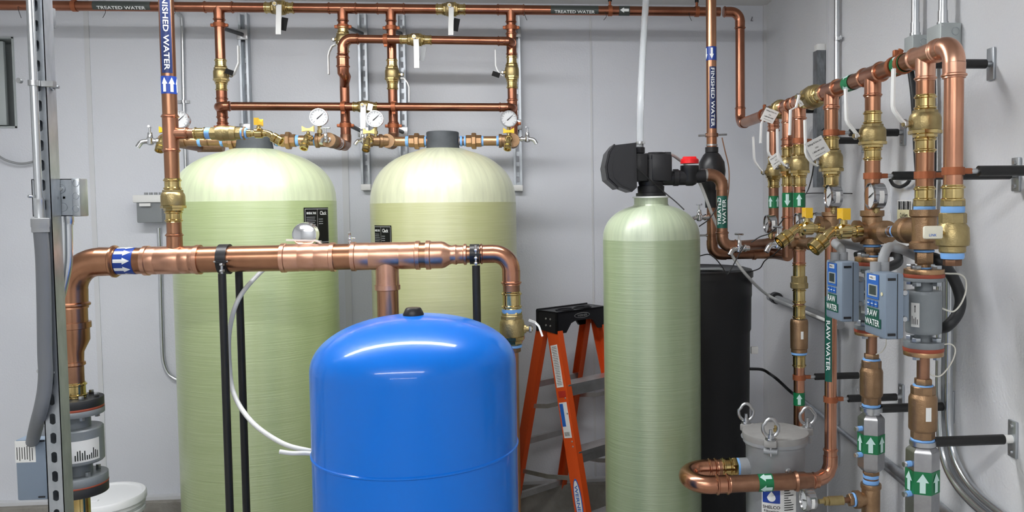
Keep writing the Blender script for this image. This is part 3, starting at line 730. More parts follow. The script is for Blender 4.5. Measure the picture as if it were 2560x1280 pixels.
ref = tocam((vx, YF, zL(1110)), Z1); pz = V((vx, YF, 0))
pl = cyl_patch(MB(), pz, Z1, ref, RFL*.952, zL(1143), zL(1090), -.018, .062, 12).build('rating_label', 'paper', t)
m = MB()
for i in range(11): cyl_patch(m, pz, Z1, ref, RFL*.956, zL(1138), zL(1138)+(.012+.03*random.random()), -.010+.0062*i, -.007+.0062*i, 2)
m.build('label_print', 'print_black', pl)
# transmitter box hanging left of it
YT = 2.375
a = PY(36, 1100, YT); b = PY(119, 1250, YT)
t = thing('meter_transmitter', ((a.x+b.x)/2, YT+.055, b.z), 'blue grey meter transmitter box behind the slotted steel post', 'transmitter')
MB().box(((a.x+b.x)/2, YT+.055, (a.z+b.z)/2), b.x-a.x, .11, a.z-b.z, None, .006).build('housing', 'meter_blue_grey', t)
pc = PY(64, 1129, YT)
pl = MB().box((pc.x, YT-.0008, pc.z), 46*YT/2000, .0015, 52*YT/2000).build('rating_label', 'paper', t)
m = MB()
for i in range(7): m.box((pc.x-.022+.0068*i, YT-.002, pc.z-.008+.006*random.random()), .0016, .0006, .03+.012*random.random())
m.build('label_print', 'print_black', pl)
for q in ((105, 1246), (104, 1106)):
    pq = PY(q[0], q[1]-4, YT); MB().box((pq.x, YT-.001, pq.z), .018, .002, .004).build('slot_shade', 'black_plastic', t)  # black bars painted in as the shade inside the latch slots
MB().cyl((pc.x+.03, YT+.05, a.z-.004), (pc.x+.03, YT+.05, a.z+.03), .018, 16).build('cable_gland', 'pvc_grey', t)

# ------------------------------------------------------------------ slotted steel post with conduit, far left
YS = 2.20
sp = PY(141, 1000, YS)
SX = sp.x; SW = .0413
t = thing('slotted_post', (SX, YS, 0), 'tall galvanized slotted steel channel post at the left', 'post')
# front plate with real slots, two sides, inner lips
m = MB(); pit = .0508; slot_h = .0286; slot_w = .0143
z = .0; x0, x1 = SX-SW/2, SX+SW/2; yf = YS-SW/2
def plate(m, x0, x1, z0, z1, y0, th): m.box(((x0+x1)/2, y0+th/2, (z0+z1)/2), x1-x0, th, z1-z0)
zz = .03
plate(m, x0, SX-slot_w/2, 0, ZC, yf, .0027); plate(m, SX+slot_w/2, x1, 0, ZC, yf, .0027)
while zz < ZC:
    # rounded web between slots
    z0 = zz+slot_h-.004; z1 = min(zz+pit+.004, ZC); h = slot_w/2
    m.prism([(-h, z0), (-h*.6, z0+.003), (0, z0+.0045), (h*.6, z0+.003), (h, z0), (h, z1), (h*.6, z1-.003), (0, z1-.0045), (-h*.6, z1-.003), (-h, z1)], (SX, yf, 0), X1, Z1, Y1, .0027)
    zz += pit
m.build('slotted_face', 'galvanized', t, smooth=False)
m = MB(); 
for s in (-1, 1):
    m.box((SX+s*(SW/2-.0014), YS, ZC/2), .0027, SW, ZC); m.box((SX+s*(SW/2-.005), YS+SW/2-.001, ZC/2), .010, .0027, ZC)
m.build('channel_sides', 'galvanized', t, smooth=False)
MB().box((SX, YS+SW/2+.0015, ZC/2), SW-.002, .003, ZC).build('back_plate', 'galvanized', t, smooth=False)
# steel conduit changing to grey flexible conduit
CY = YS-SW/2-.0215
xx = PY(88, 300, CY).x
pc = lambda py: V((PY(75+23*py/505, py, CY).x, CY, zat(py, xx, CY)))
t = thing('electrical_conduit', pc(1110), 'steel conduit turning into grey flexible conduit beside the slotted post', 'conduit')
MB().cyl(V((pc(-30).x, CY, ZC)), pc(505), .0088, 20).build('steel_tube', 'conduit_steel', t)
MB().lathe(pc(495), pc(545)-pc(495), [(0, .0098), (0, .0125), (.006, .0125), (.008, .0118), (.05, .0118), (.055, .0125)], 20).build('connector', 'conduit_steel', t)
MB().lathe(pc(545), pc(576)-pc(545), [(0, .018), (.002, .0205), (.022, .0205), (.024, .0195), (.036, .0195), (.037, .017)], 24).build('gland_nut', 'pvc_grey', t)
MB().lathe(pc(495)+V((-.012, -.010, .004)), V((-.5, -1, 0)), [(0, .004), (.008, .004)], 10).build('set_screw', 'steel', t)
MB().tube(smooth_path([pc(572), PY(107, 650, CY), PY(110, 760, CY), PY(112, 880, CY), PY(114, 930, CY), PY(111, 975, CY), PY(103, 1018, CY), PY(94, 1052, CY+.025), PY(86, 1084, CY+.11), PY(80, 1108, YT+.035)], 8), .0165, 18).build('flexible_hose', 'flex_grey', t)
# strap and bolts
t = thing('conduit_strap', pc(212), 'steel strap with bolt holding the conduit to the slotted post', 'strap')
q = pc(208); m = MB(); clampring(m, q, Z1, .0100, .014, .003); m.build('strap_ring', 'steel', t)
MB().box((q.x+.026, YS-SW/2-.008, q.z), .034, .016, .014).build('strap_tab', 'steel', t)
MB().lathe((q.x-.024, CY-.012, q.z+.004), V((-.2, -1, 0)), [(0, .007), (.008, .007)], 12).build('bolt_head', 'steel', t)
q = PY(140, 218, YS)
t = thing('stud_bolt', q, 'threaded stud with nut sticking out of the slotted post', 'bolt')
MB().cyl((x1, YS, q.z), (x1+.019, YS, q.z), .004, 10).build('stud', 'steel', t); MB().hexnut((x1, YS, q.z), (x1+.007, YS, q.z), .009).build('nut', 'steel', t)
q = PY(118, 931, YS-SW/2)
t = thing('cable_clip', q, 'small steel clip holding the grey hose to the slotted post', 'clip')
MB().box((q.x+.004, YS-SW/2-.004, q.z), .032, .004, .005).build('clip_bar', 'steel', t); MB().lathe((q.x-.014, YS-SW/2-.006, q.z+.006), -Y1, [(0, .006), (.006, .006)], 10).build('clip_screw', 'steel', t)
a = PY(126, 26, YS+.06); b = PY(141, 76, YS+.06)
tag(MB().box(((a.x+b.x)/2-.004, YS+.033, (a.z+b.z)/2), b.x-a.x+.028, .02, a.z-b.z, None, .002).build('steel_bracket', 'galvanized_dark'), 'dark grey steel bracket behind the slotted post under the header', 'bracket')
# junction box behind the post
YJ = YS+SW/2+.002
a = PY(78, 448, YJ); b = PY(190, 540, YJ)
t = thing('junction_box', ((a.x+b.x)/2, YJ+.027, b.z), 'square galvanized junction box fixed behind the slotted post', 'junction box')
hq = PY(160, 494, YJ); hh = .003; m = MB()
for (xa, xb, z0_, z1_) in ((a.x, hq.x-hh, b.z, a.z), (hq.x+hh, b.x, b.z, a.z), (hq.x-hh, hq.x+hh, b.z, hq.z-hh), (hq.x-hh, hq.x+hh, hq.z+hh, a.z)):
    m.box(((xa+xb)/2, YJ+.001, (z0_+z1_)/2), xb-xa, .002, z1_-z0_)
m.box(((a.x+b.x)/2, YJ+.053, (a.z+b.z)/2), b.x-a.x, .002, a.z-b.z)
for xx_ in (a.x+.001, b.x-.001): m.box((xx_, YJ+.027, (a.z+b.z)/2), .002, .054, a.z-b.z)
for zz_ in (a.z-.001, b.z+.001): m.box(((a.x+b.x)/2, YJ+.027, zz_), b.x-a.x, .054, .002)
m.build('housing', 'galvanized', t, smooth=False)
def knock(px, py, r):
    q = PY(px, py, YJ); m = MB(); ring = [V((q.x+r*math.cos(i*PI/10), YJ-.0008, q.z+r*math.sin(i*PI/10))) for i in range(20)]
    m.tube(ring, .0008, 6, True); m.build('knockout', 'galvanized', t)
knock(151, 472, .012); knock(157, 518, .011)
q = PY(151, 472, YJ); MB().lathe((q.x, YJ, q.z), -Y1, [(0, .006), (.003, .0055)], 12).build('screw', 'steel', t)
a2 = PY(177, 446, YJ-.02); b2 = PY(202, 540, YJ-.02)
side = MB().box(((a2.x+b2.x)/2, YJ+.0, (a.z+b.z)/2), b2.x-a2.x, .042, a.z-b.z+.002, None, .003).build('extension', 'galvanized', t)
for py in (458, 490, 522):
    q = PY(189, py, YJ-.021); ring = [V((q.x+.008*math.cos(i*PI/8), YJ-.0216, q.z+.009*math.sin(i*PI/8))) for i in range(16)]
    MB().tube(ring, .0007, 6, True).build('knockout', 'galvanized', side)
t = thing('electrical_conduit', PY(170, 560, YJ+.02), 'short bent steel conduit dropping from the junction box', 'conduit')
MB().lathe(PY(171, 538, YJ+.02), -Z1, [(0, .0125), (.018, .0125), (.02, .0112), (.026, .0112)], 16).build('connector', 'conduit_steel', t)
MB().tube(smooth_path([PY(171, 560, YJ+.02), PY(172, 610, YJ+.02), PY(171, 655, YJ+.02), PY(163, 700, YJ+.02), PY(152, 745, YJ+.03), PY(140, 790, YJ+.04)], 6), .0100, 16).build('steel_tube', 'conduit_steel', t)
# conduits and small box on the back wall behind
YW = YB-.012
def wall_conduit(label, pts, r, straps=(), mt='conduit_steel'):
    t = thing('electrical_conduit', pts[-1], label, 'conduit')
    MB().tube(pts, r, 14).build('steel_tube', mt, t)
    for q in straps:
        m = MB(); m.box(V(q)+V((0, .004, 0)), .055, .003, .014); clampring(m, q, Z1, r, .014, .002); m.build('strap', 'steel', t)
    return t
q = PY(455, 300, YW)
wall_conduit('thin steel conduit on the back wall beside the finished water riser', smooth_path([V((q.x-.03, YW, ZC)), PY(452, 35, YW)+V((-.01, 0, 0)), PY(455, 60, YW), PY(459, 250, YW), PY(466, 450, YW), V((q.x+.02, YW, .9))], 6), .0085, [PY(458, 254, YW)])
t = thing('outlet_box', PY(390, 560, YB), 'grey weatherproof outlet box with clear cover on the back wall', 'box')
c0 = PY(382, 497, YB-.05); MB().box((c0.x, YB-.045, c0.z), 78*YB/2000*.96, .09, .036, None, .005).build('hood', 'white_plastic', t)
c1 = PY(380, 530, YB-.05); MB().box((c1.x, YB-.04, c1.z), .115, .08, .10, None, .006).build('cover', 'clear_box', t)
MB().box((c1.x, YB-.01, c1.z), .10, .02, .09).build('back_box', 'pvc_grey', t)
MB().box((c1.x+.005, YB-.03, c1.z+.012), .03, .03, .03, None, .004).build('receptacle', 'black_plastic', t)
MB().box((c1.x-.012, YB-.092, c0.z-.028), .05, .004, .014).build('hood_label', 'paper', t)
for i in range(4): MB().cyl((c0.x-.03+.022*i, YB-.05, c0.z+.015), (c0.x-.03+.022*i, YB-.05, c0.z+.03), .008, 10).build('gland', 'pvc_grey', t)
wall_conduit('bent steel conduit dropping from the outlet box on the back wall', smooth_path([PY(397, 570, YW), PY(400, 640, YW), PY(402, 740, YW), PY(405, 850, YW), PY(408, 900, YW), PY(418, 930, YW), PY(435, 946, YW), PY(456, 953, YW), PY(500, 957, YW)], 6), .0095, [])
hose('armoured_cable', 'grey armoured cable sagging below the wall opening', [PY(-40, 360, YB-.02), PY(0, 392, YB-.03), PY(25, 404, YB-.03), PY(55, 409, YB-.03), PY(90, 402, YB-.03), PY(140, 380, YB-.02)], .0055, 'pvc_grey', 'cable')
# bucket
KX, KY = PY(257, 1232, 3.30).x, 3.30
zt = zat(1236, KX, KY); t = thing('bucket', (KX, KY, 0), 'white plastic lidded bucket on the floor by the kerb', 'bucket')
R = .148
MB().lathe((KX, KY, 0), Z1, [(0, R*.84), (.005, R*.86), (zt-.075, R*.94), (zt-.075, R*1.0), (zt-.062, R*1.0), (zt-.06, R*.95), (zt-.045, R*.955), (zt-.045, R*1.01), (zt-.03, R*1.01), (zt-.03, R*.96)], 56).build('pail', 'bucket_white', t)
MB().lathe((KX, KY, zt-.028), Z1, [(0, R*.97), (0, R*1.045), (.022, R*1.04), (.028, R*1.01), (.028, R*.95), (.020, R*.93), (.020, .0001)], 56, False).build('lid', 'bucket_white', t)
MB().box((KX-.01, KY-.05, zt-.006), .035, .012, .006).build('lid_spout', 'bucket_white', t)
a = [V((KX+R*1.03*math.cos(w), KY+R*1.03*math.sin(w), zt-.07-.1*abs(math.sin(w-PI)))) for w in [PI*(1.15+.7*i/14) for i in range(15)]]
MB().tube(a, .0022, 8).build('bail', 'steel', t)
MB().box(a[-1]+V((0, 0, .005)), .03, .02, .05).build('handle_lug', 'bucket_white', t)
# ------------------------------------------------------------------ back manifold (copper, on wall channels)
RH = .0208
hz = PY(700, 18, YM).z
hY = YM
HP = lambda px: V((PY(px, 20, hY).x, hY, PY(px, 13+px*16.5/1800, hY).z))
t = thing('copper_header', HP(600)-V((0, 0, .03)), 'long copper header with treated water labels under the ceiling', 'pipe')
pipe_between(MB(), HP(-350), HP(1800), RH).build('pipe', 'copper_aged', t)
dX = (HP(1800)-HP(-350)).normalized()
RX = {'a': 553, 'b': 861, 'c': 981, 'd': 1280}
rX = {k: PY(v, 200, YM).x for k, v in RX.items()}
for k, px in (('a', 549), ('b', 859), ('c', 978), ('d', 1278)):
    h = HP(px); c = V((rX[k], hY, h.z)); MB().tee(c, dX, -Z1, RH, RH, .062, .058).build('tee', 'copper_aged_fitting', t)
# right end: elbow down, drop, elbow towards the camera
XD = XM
hc = V((XD, hY, HP(1839).z))
MB().elbow(hc, -X1, -Z1, RH, .042, .035).build('elbow', 'copper_aged_fitting', t)
HDR = PX(2128, 207, XM)                     # a point on the right-hand header axis
hz2 = HDR.z
lc = V((XD, hY, hz2))
pipe_between(MB(), hc-V((0, 0, .05)), lc+V((0, 0, .05)), RH).build('pipe', 'copper_aged', t)
MB().elbow(lc, Z1, -Y1, RH, .042, .035).build('elbow', 'copper_aged_fitting', t)
for px, st, w in ((308, 'TREATED WATER', 130), (1436, 'TREATED WATER', 118)):
    p = HP(px); ref = tocam(p, X1); W = w*YM/2000
    u, wv = perp(X1, ref)
    sg = 1 if wv.z > 0 else -1
    lb = cyl_patch(MB(), p, X1, ref, RH+.0006, -W/2, W/2, -.016*sg, .030*sg, 10).build('label_band', 'vinyl_grey', t)
    m = MB(); cyl_text(m, st, p, X1, ref, RH+.0014, W*.84, .0135, 0, -.006*sg, 1, sg); m.build('lettering', 'print_white', lb)
p = HP(1560); ref = tocam(p, X1)
band(t, p, X1, RH, -.024, .024, 'vinyl_grey', [(-.004, .024, -1)], 'print_white')
# hanging clamps to the ceiling
for px in (187, 1525, 1742):
    p = HP(px); g = thing('pipe_hanger', p, {187: 'rusty copper hanger holding the header left of the riser', 1525: 'copper hanger with black rod beside the treated water label', 1742: 'copper hanger with black rod beside the finished water pipe'}[px], 'hanger')
    m = MB(); clampring(m, p, X1, RH, .018, .003); m.build('clamp_ring', 'clamp_copper', g)
    MB().cyl(p+V((0, 0, RH)), p+V((0, 0, RH+.03)), .006, 10).build('coupling', 'clamp_copper', g)
    MB().cyl(p+V((0, 0, RH+.02)), V((p.x, p.y, ZC)), .009, 12).build('rod', 'black_pipe', g)
# wires of cut cable ties below the header
for i, (px, l) in enumerate(((52, 26), (267, 24), (1310, 22), (1512, 20), (1720, 20), (440, 18))):
    a = HP(px)-V((0, RH, RH*.5)); hose('cable_tie_tail', 'thin black cable tie tail hanging from the header '+['in front of the fuse box wall', 'under the first treated water label', 'right of the last riser', 'under the second treated water label', 'next to the finished water drop', 'beside the finished water riser'][i], [a, a+V((.004, 0, -.02)), a+V((.012 if i % 2 == 0 else -.008, 0, -l*YM/2000))], .0012, 'wire_black', 'cable tie', 6, 4)['group'] = 'cable tie tails on the header'
# vertical risers
def rz(k, py): return V((rX[k], YM, zat(py, rX[k], YM)))
RIS = {'a': ('copper riser with a ball valve nearest the finished water riser', 352), 'b': ('copper riser joined by an angled branch left of the channel pair', 345), 'c': ('copper riser passing behind both horizontal copper pipes', 350), 'd': ('copper riser at the end of both horizontal copper pipes', 348)}
riser = {}
for k, (lab, yb) in RIS.items():
    g = thing('copper_riser', rz(k, yb), lab, 'pipe'); riser[k] = g
    pipe_between(MB(), rz(k, 50), rz(k, yb), RH*.98).build('pipe', 'copper_aged', g)
    MB().press(rz(k, 305), rz(k, yb-2), RH*.98, True, False).build('press_end', 'copper_aged_fitting', g)
MB().press(rz('a', 228), rz('a', 250), RH, False, True).build('press_end', 'copper_aged_fitting', riser['a'])
# valves on risers
def rvalve(k, y0, y1, label, lever, sd, tagp=None):
    v = valve(label, rz(k, y0), rz(k, y1), RH, sd, .012, [PY(a, b, YM-.005) for a, b in lever] if lever else None, Y1, bulb=1.5, lever_w=.02)
    if tagp:
        q = PY(tagp[0], tagp[1], YM-.03); MB().box(q, .034, .002, .022, (V((.9, 0, -.3)).normalized(), Y1, V((.3, 0, .9)).normalized())).build('tag', 'print_black', v)
    return v
rvalve('a', 148, 228, 'brass ball valve with raised white lever on the riser beside the first channel', [(578, 188), (585, 186), (592, 170), (597, 158), (596, 115)], X1, (573, 180))
rvalve('b', 66, 132, 'brass ball valve hidden behind the copper elbow, lever down', [(838, 112), (830, 116), (824, 128), (821, 140), (822, 186)], -X1)
rvalve('c', 148, 225, 'brass ball valve with lowered white lever below the middle lever valve', [(1002, 196), (1010, 196), (1018, 206), (1023, 218), (1023, 256)], X1)
rvalve('d', 140, 222, 'brass ball valve with raised lever and black tag near the right channel', [(1258, 190), (1250, 186), (1243, 176), (1239, 165), (1238, 120)], -X1, (1240, 186))
# valves on the header
def hvalve(fn, px0, px1, label, lever, r, Y, tagp, sd=-Y1):
    v = valve(label, fn(px0), fn(px1), r, sd, .040, [PY(a, b, Y-r*1.6-.03-(.0 if i == 0 else .006)) for i, (a, b) in enumerate(lever)], X1, bulb=1.5, lever_w=.022)
    if tagp:
        (ta, tb, wd, hh, mt) = tagp; q = PY(ta, tb, Y-r*1.6-.02)
        MB().box(q, wd, .002, hh, (V((.97, 0, -.2)).normalized(), Y1, V((.2, 0, .97)).normalized())).build('tag', mt, v)
    return v
hvalve(HP, 662, 736, 'brass ball valve on the header with white lever and black tag above the first channel', [(697, 12), (697, 30), (696, 86)], RH, hY, (710, 60, .026, .055, 'print_black'))
hvalve(HP, 1090, 1164, 'brass ball valve on the header with white lever and black tag right of the crossover', [(1128, 18), (1128, 36), (1127, 88)], RH, hY, (1140, 62, .026, .055, 'print_black'))
# cross pipe one (upper) and two (lower)
RC = .0180
Yc1, Yc2 = YM-.062, YM-.066
z1 = (PY(900, 99, Yc1).z+PY(1240, 103, Yc1).z)/2; C1 = lambda px: V((PY(px, 101, Yc1).x, Yc1, PY(px, 97+(px-870)*.0145, Yc1).z))
C2 = lambda px: V((PY(px, 267, Yc2).x, Yc2, PY(px, 265.5+(px-570)*.004, Yc2).z))
g = thing('copper_crossover', C1(1060)-V((0, 0, .03)), 'upper horizontal copper crossover pipe with angled drop at its end', 'pipe')
pipe_between(MB(), C1(890), C1(1272), RC).build('pipe', 'copper_aged', g)
e1 = V((C1(856).x, Yc1, C1(870).z))
MB().elbow(e1, X1, -Z1, RC*1.12, .040, .03).build('elbow', 'copper_aged_fitting', g)
za = zat(178, e1.x, Yc1)
MB().press(V((e1.x, Yc1, zat(140, e1.x, Yc1))), V((e1.x, Yc1, zat(170, e1.x, Yc1))), RC*1.32, True, True).build('press_end', 'copper_aged_fitting', g)
MB().tube([V((e1.x, Yc1, zat(165, e1.x, Yc1))), V((e1.x, Yc1, zat(182, e1.x, Yc1))), V((e1.x+.006, Yc1+.012, zat(190, e1.x, Yc1))), V((rX['b'], YM-.004, zat(214, rX['b'], YM)))], [RC*1.38, RC*1.38, RC*1.3, RC*1.02], 20).build('angled_branch', 'copper_aged_fitting', g)
MB().elbow(V((rX['d'], Yc1, C1(1278).z)), -X1, Y1, RC, .036, .024).build('elbow', 'copper_aged_fitting', g)
MB().tee(V((rX['d'], YM, C1(1278).z)), Z1, -Y1, RH, RC, .05, .03).build('tee', 'copper_aged_fitting', g)
g2 = thing('copper_crossover', C2(900)-V((0, 0, .03)), 'lower long horizontal copper crossover pipe above the tanks', 'pipe')
pipe_between(MB(), C2(580), C2(1270), RC).build('pipe', 'copper_aged', g2)
for k, s in (('a', 1), ('d', -1)):
    c = V((rX[k], Yc2, C2(RX[k]).z)); MB().elbow(c, X1*s, Y1, RC, .034, .024).build('elbow', 'copper_aged_fitting', g2)
    MB().tee(V((rX[k], YM, c.z)), Z1, -Y1, RH, RC, .045, .03).build('tee', 'copper_aged_fitting', g2)
hvalve(C1, 1000, 1080, 'brass ball valve on the upper crossover with white lever and pale tag', [(1040, 98), (1041, 115), (1042, 170)], RC, Yc1, (1057, 135, .02, .06, 'pvc_grey'))
hvalve(C2, 882, 944, 'brass ball valve on the lower crossover with long white lever', [(908, 262), (908, 280), (908, 350)], RC, Yc2, (925, 268, .022, .03, 'paper'))
# copper straps tying crossovers to the risers
for fn, px, lab in ((C1, 964, 'copper strap joining the upper crossover and a riser'), (C2, 858, 'copper strap joining the lower crossover and the angled riser'), (C2, 984, 'copper strap joining the lower crossover and the middle riser')):
    p = fn(px); g = thing('pipe_strap', p, lab, 'strap'); m = MB(); clampring(m, p, X1, RC, .018, .004); m.build('strap_ring', 'clamp_copper', g)
    MB().box(p+V((0, .03, .024)), .016, .03, .006).build('strap_lug', 'clamp_copper', g); MB().box(p+V((0, .0, -.024)), .014, .012, .014).build('strap_nut', 'clamp_copper', g)
# wall channels with caps and pipe arms
def wall_channel(label, px, y0, y1, cap, holes=True):
    x = PY(px, (y0+y1)/2, YB-.041).x; za = zat(y1, x, YB-.041); zb = min(zat(y0, x, YB-.041), ZC-.002)
    t = thing('wall_channel', (x, YB-.02, za), label, 'channel'); w = .0413; m = MB(); yb = YB-.002
    hw = .0065; m.box((x-w/4-hw/2, yb-.0014, (za+zb)/2), w/2-hw, .0027, zb-za); m.box((x+w/4+hw/2, yb-.0014, (za+zb)/2), w/2-hw, .0027, zb-za)
    z = za+.006
    while z < zb-.01:
        m.box((x, yb-.0014, z+.011), hw*2, .0027, .022); z += .0508
    m.build('slotted_web', 'galvanized', t, smooth=False)
    m = MB()
    for s in (-1, 1):
        m.box((x+s*(w/2-.0014), YB-.0215, (za+zb)/2), .0027, .041, zb-za); m.box((x+s*(w/2-.005), YB-.041, (za+zb)/2), .010, .0027, zb-za)
    m.build('channel_sides', 'galvanized', t, smooth=False)
    if cap: MB().box((x, YB-.022, za), .047, .046, .030, None, .004).build('end_cap', 'white_plastic', t)
    return t
wall_channel('galvanized wall channel beside the leftmost copper riser', 611, 32, 372, False)
wall_channel('galvanized wall channel with white end cap between the big tanks', 909, 32, 468, True)
wall_channel('galvanized wall channel right behind the middle copper riser', 1004, 34, 392, False)
wall_channel('galvanized wall channel with white end cap at the right tank', 1292, 40, 470, True)
def arm(label, k, py, px2, py2):
    p = rz(k, py); t = thing('pipe_clamp', p, label, 'clamp'); m = MB(); clampring(m, p, Z1, RH, .018, .004); m.build('clamp_ring', 'clamp_copper', t)
    for s in (-1, 1): MB().box(p+V((s*(RH+.009), 0, 0)), .014, .012, .014, None, .003).build('clamp_lug', 'clamp_copper', t)
    q = PY(px2, py2, YB-.045); a = p+V((.02, .012, 0)) if q.x > p.x else p+V((-.02, .012, 0))
    MB().cyl(a, q, .0095, 12).build('arm', 'black_pipe', t)
    MB().box(q+V((0, .002, 0)), .05, .008, .05, None, .003).build('wall_plate', 'steel', t)
arm('copper clamp with black arm high on the leftmost riser', 'a', 63, 605, 86); arm('copper clamp with black arm low on the leftmost riser', 'a', 318, 612, 322)
arm('copper clamp with black arm high on the angled branch riser', 'b', 67, 905, 84); arm('copper clamp with black arm low on the angled branch riser', 'b', 314, 908, 330)
arm('copper clamp with black arm high on the middle riser', 'c', 70, 1002, 84); arm('copper clamp with black arm low on the middle riser', 'c', 315, 1006, 330)
arm('copper clamp high on the end riser of the crossovers', 'd', 69, 1290, 80); arm('copper clamp low on the end riser of the crossovers', 'd', 309, 1292, 312)

# ------------------------------------------------------------------ bronze fittings on the two large tanks
RN = .0208
def tankline(label, X, Y, zc, segs, name='bronze_connection'):
    """segs: list of (kind, px0, px1)"""
    t = thing(name, (X, Y, zc-.03), label, 'pipe fitting')
    P = lambda px: V((PY(px, 352, Y).x, Y, zc))
    for kind, a, b in segs:
        if kind == 'tape': tape(t, P(a), P(b), RN*1.05)
        elif kind == 'nip': MB().cyl(P(a), P(b), RN*.98).build('nipple', 'bronze_light', t)
        elif kind == 'ring': MB().cyl(P(a), P(b), RN*.9).build('nipple', 'bronze_dark', t)
        elif kind == 'union': union(t, P(a), P(b), RN)
    return t, P
z1c = zat(352, T1X, T1Y); z2c = zat(353, T2X, T2Y)
def bend_to_riser(t, p, k, s, mt='bronze'):
    """bronze tee at the end of the line then a stub back to the riser foot"""
    c = V((rX[k], p.y, p.z)); e = V((rX[k], YM, p.z))
    MB().press(p, c+X1*s*.002, RN*1.15, False, False).build('tee_body', mt, t)
    MB().lathe(p-X1*s*.003, X1*s, [(0, RN*1.1), (0, RN*1.42), (.012, RN*1.42), (.014, RN*1.2)], 24).build('tee_rim', mt, t)
    MB().lathe(c-V((0, .034, 0)), Y1, [(0, RN), (0, RN*1.4), (.012, RN*1.42), (.014, RN*1.22), (.05, RN*1.22), (.06, RN*1.4), (.072, RN*1.4), (.074, RN*1.1)], 24).build('tee_run', mt, t)
    MB().tube([c+Y1*.03, c+Y1*.05, V((c.x, YM-.03, c.z)), V((c.x, YM-.008, c.z+.006)), V((c.x, YM, c.z+.028)), V((c.x, YM, c.z+.05))], RN*1.12, 18).build('elbow', 'copper_dull', t)
    for i in range(3): 
        y = c.y+.075+i*.045
        if y < YM-.03: MB().lathe((c.x, y, c.z), Y1, [(0, RN), (0, RN*1.3), (.014, RN*1.3), (.014, RN)], 20).build('ring', 'chrome' if i % 2 else 'bronze_dark', t)
    return c
tA, P = tankline('bronze union and elbow on the inner side of the green tank collar', T1X, T1Y, z1c, [('ring', 686, 698), ('tape', 689, 695), ('tape', 697, 702), ('union', 702, 740), ('tape', 740, 748), ('nip', 746, 788), ('tape', 785, 790)])
cA = bend_to_riser(tA, P(792), 'b', 1)
tB, P = tankline('bronze union and elbow on the outer side of the green tank collar', T1X, T1Y, z1c, [('ring', 596, 608), ('tape', 598, 606), ('union', 560, 600), ('nip', 520, 562), ('tape', 552, 560), ('nip', 440, 524), ('tape', 496, 504), ('ring', 455, 500)])
cc = V((PY(452, 352, T1Y).x, T1Y, z1c))
MB().elbow(cc-X1*.04, X1, Y1, RN*1.15, .04, .02, 20, False).build('elbow', 'bronze', tB)
MB().cyl(cc-X1*.04+Y1*.05, V((cc.x-.04, YM, z1c)), RN).build('nipple', 'bronze_dark', tB)
MB().lathe(cc-X1*.05-Y1*.03, Y1, [(0, RN*.9), (0, RN*1.3), (.012, RN*1.3), (.05, RN*1.1)], 20).build('tee_run', 'bronze', tB)
MB().cyl(V((cc.x-.05, YM, z1c)), V((rX['a'], YM, z1c)), RN*1.1).build('nipple', 'bronze', tB)
tC, P = tankline('bronze union and elbow on the green tank side of the olive tank collar', T2X, T2Y, z2c, [('ring', 1062, 1078), ('tape', 1060, 1066), ('union', 1022, 1062), ('tape', 1014, 1022), ('nip', 978, 1016), ('tape', 974, 982)])
bend_to_riser(tC, P(975), 'c', -1) if P(975).x > rX['c'] else None
cC = V((rX['c']-.045, T2Y, z2c))
MB().lathe(V((rX['c']-.002, T2Y-.02, z2c)), V((-1, -.35, 0)), [(0, RN*1.2), (.02, RN*1.2), (.022, RN*1.38), (.034, RN*1.38), (.036, RN*1.1), (.06, RN*1.05), (.062, RN*1.25), (.072, RN*1.25)], 22).build('tee_run', 'bronze', tC)
MB().tube([V((rX['c']+.012, T2Y, z2c)), V((rX['c'], T2Y+.03, z2c)), V((rX['c'], YM-.03, z2c)), V((rX['c'], YM, z2c+.04))], RN*1.1, 16).build('elbow', 'copper_dull', tC)
tD, P = tankline('bronze union and elbow on the far side of the olive tank collar', T2X, T2Y, z2c, [('ring', 1148, 1166), ('tape', 1150, 1156), ('tape', 1160, 1166), ('union', 1165, 1204), ('tape', 1203, 1209), ('nip', 1208, 1244), ('tape', 1241, 1247)])
cD = bend_to_riser(tD, P(1249), 'd', 1)
# gauges, drain cocks, sampling taps at those tees
def top_gauge(label, px, py, Y, base, ang=.75):
    c = PY(px, py, Y); n = (CAM-c); n.z = 0
    gauge(label, c, V((.10, -1, 0)), .0345, None, max(.015, c.z-.0345-base-.012), ang)
top_gauge('round pressure gauge over the inner elbow of the green tank', 797, 293, T1Y-.03, z1c)
top_gauge('round pressure gauge beside the white lever of the lower crossover', 937, 297, T2Y-.06, z2c)
top_gauge('round pressure gauge over the far elbow of the olive tank', 1272, 297, T2Y-.05, z2c)
top_gauge('round pressure gauge half hidden behind the finished water riser', 449, 299, T1Y, z1c)
def tcock(label, px, py, Y, hm):
    p = PY(px, py, Y); drain(label, p+V((0, .03, .0)), -Y1, V((-.1, -.5, -.8)), .95, Z1, None, hm, X1)
tcock('brass drain cock with pale yellow handle below the green tank gauge', 772, 345, T1Y-.05, 'yellow_pale')
tcock('brass drain cock with pale yellow handle below the middle gauge', 924, 350, T2Y-.11, 'yellow_pale')
tcock('brass drain cock with bright yellow handle below the far gauge', 1272, 348, T2Y-.07, 'yellow_plastic')
cock('chrome sampling tap on the inner elbow of the green tank', PY(826, 350, T1Y-.02), V((-.3, -1, 0)), 1.0, Z1)
cock('chrome sampling tap in front of the capped wall channel', V((rX['c']-.066, T2Y-.042, z2c)), V((-.8, -.6, 0)), 1.0, Z1)
cock('chrome sampling tap beyond the olive tank at the wall channel', PY(1296, 348, T2Y-.02), V((1, -.25, 0)), 1.1, Z1)
cock('chrome sampling tap left of the finished water riser', PY(408, 353, T1Y-.02), V((-1, -.25, 0)), 1.25, Z1)
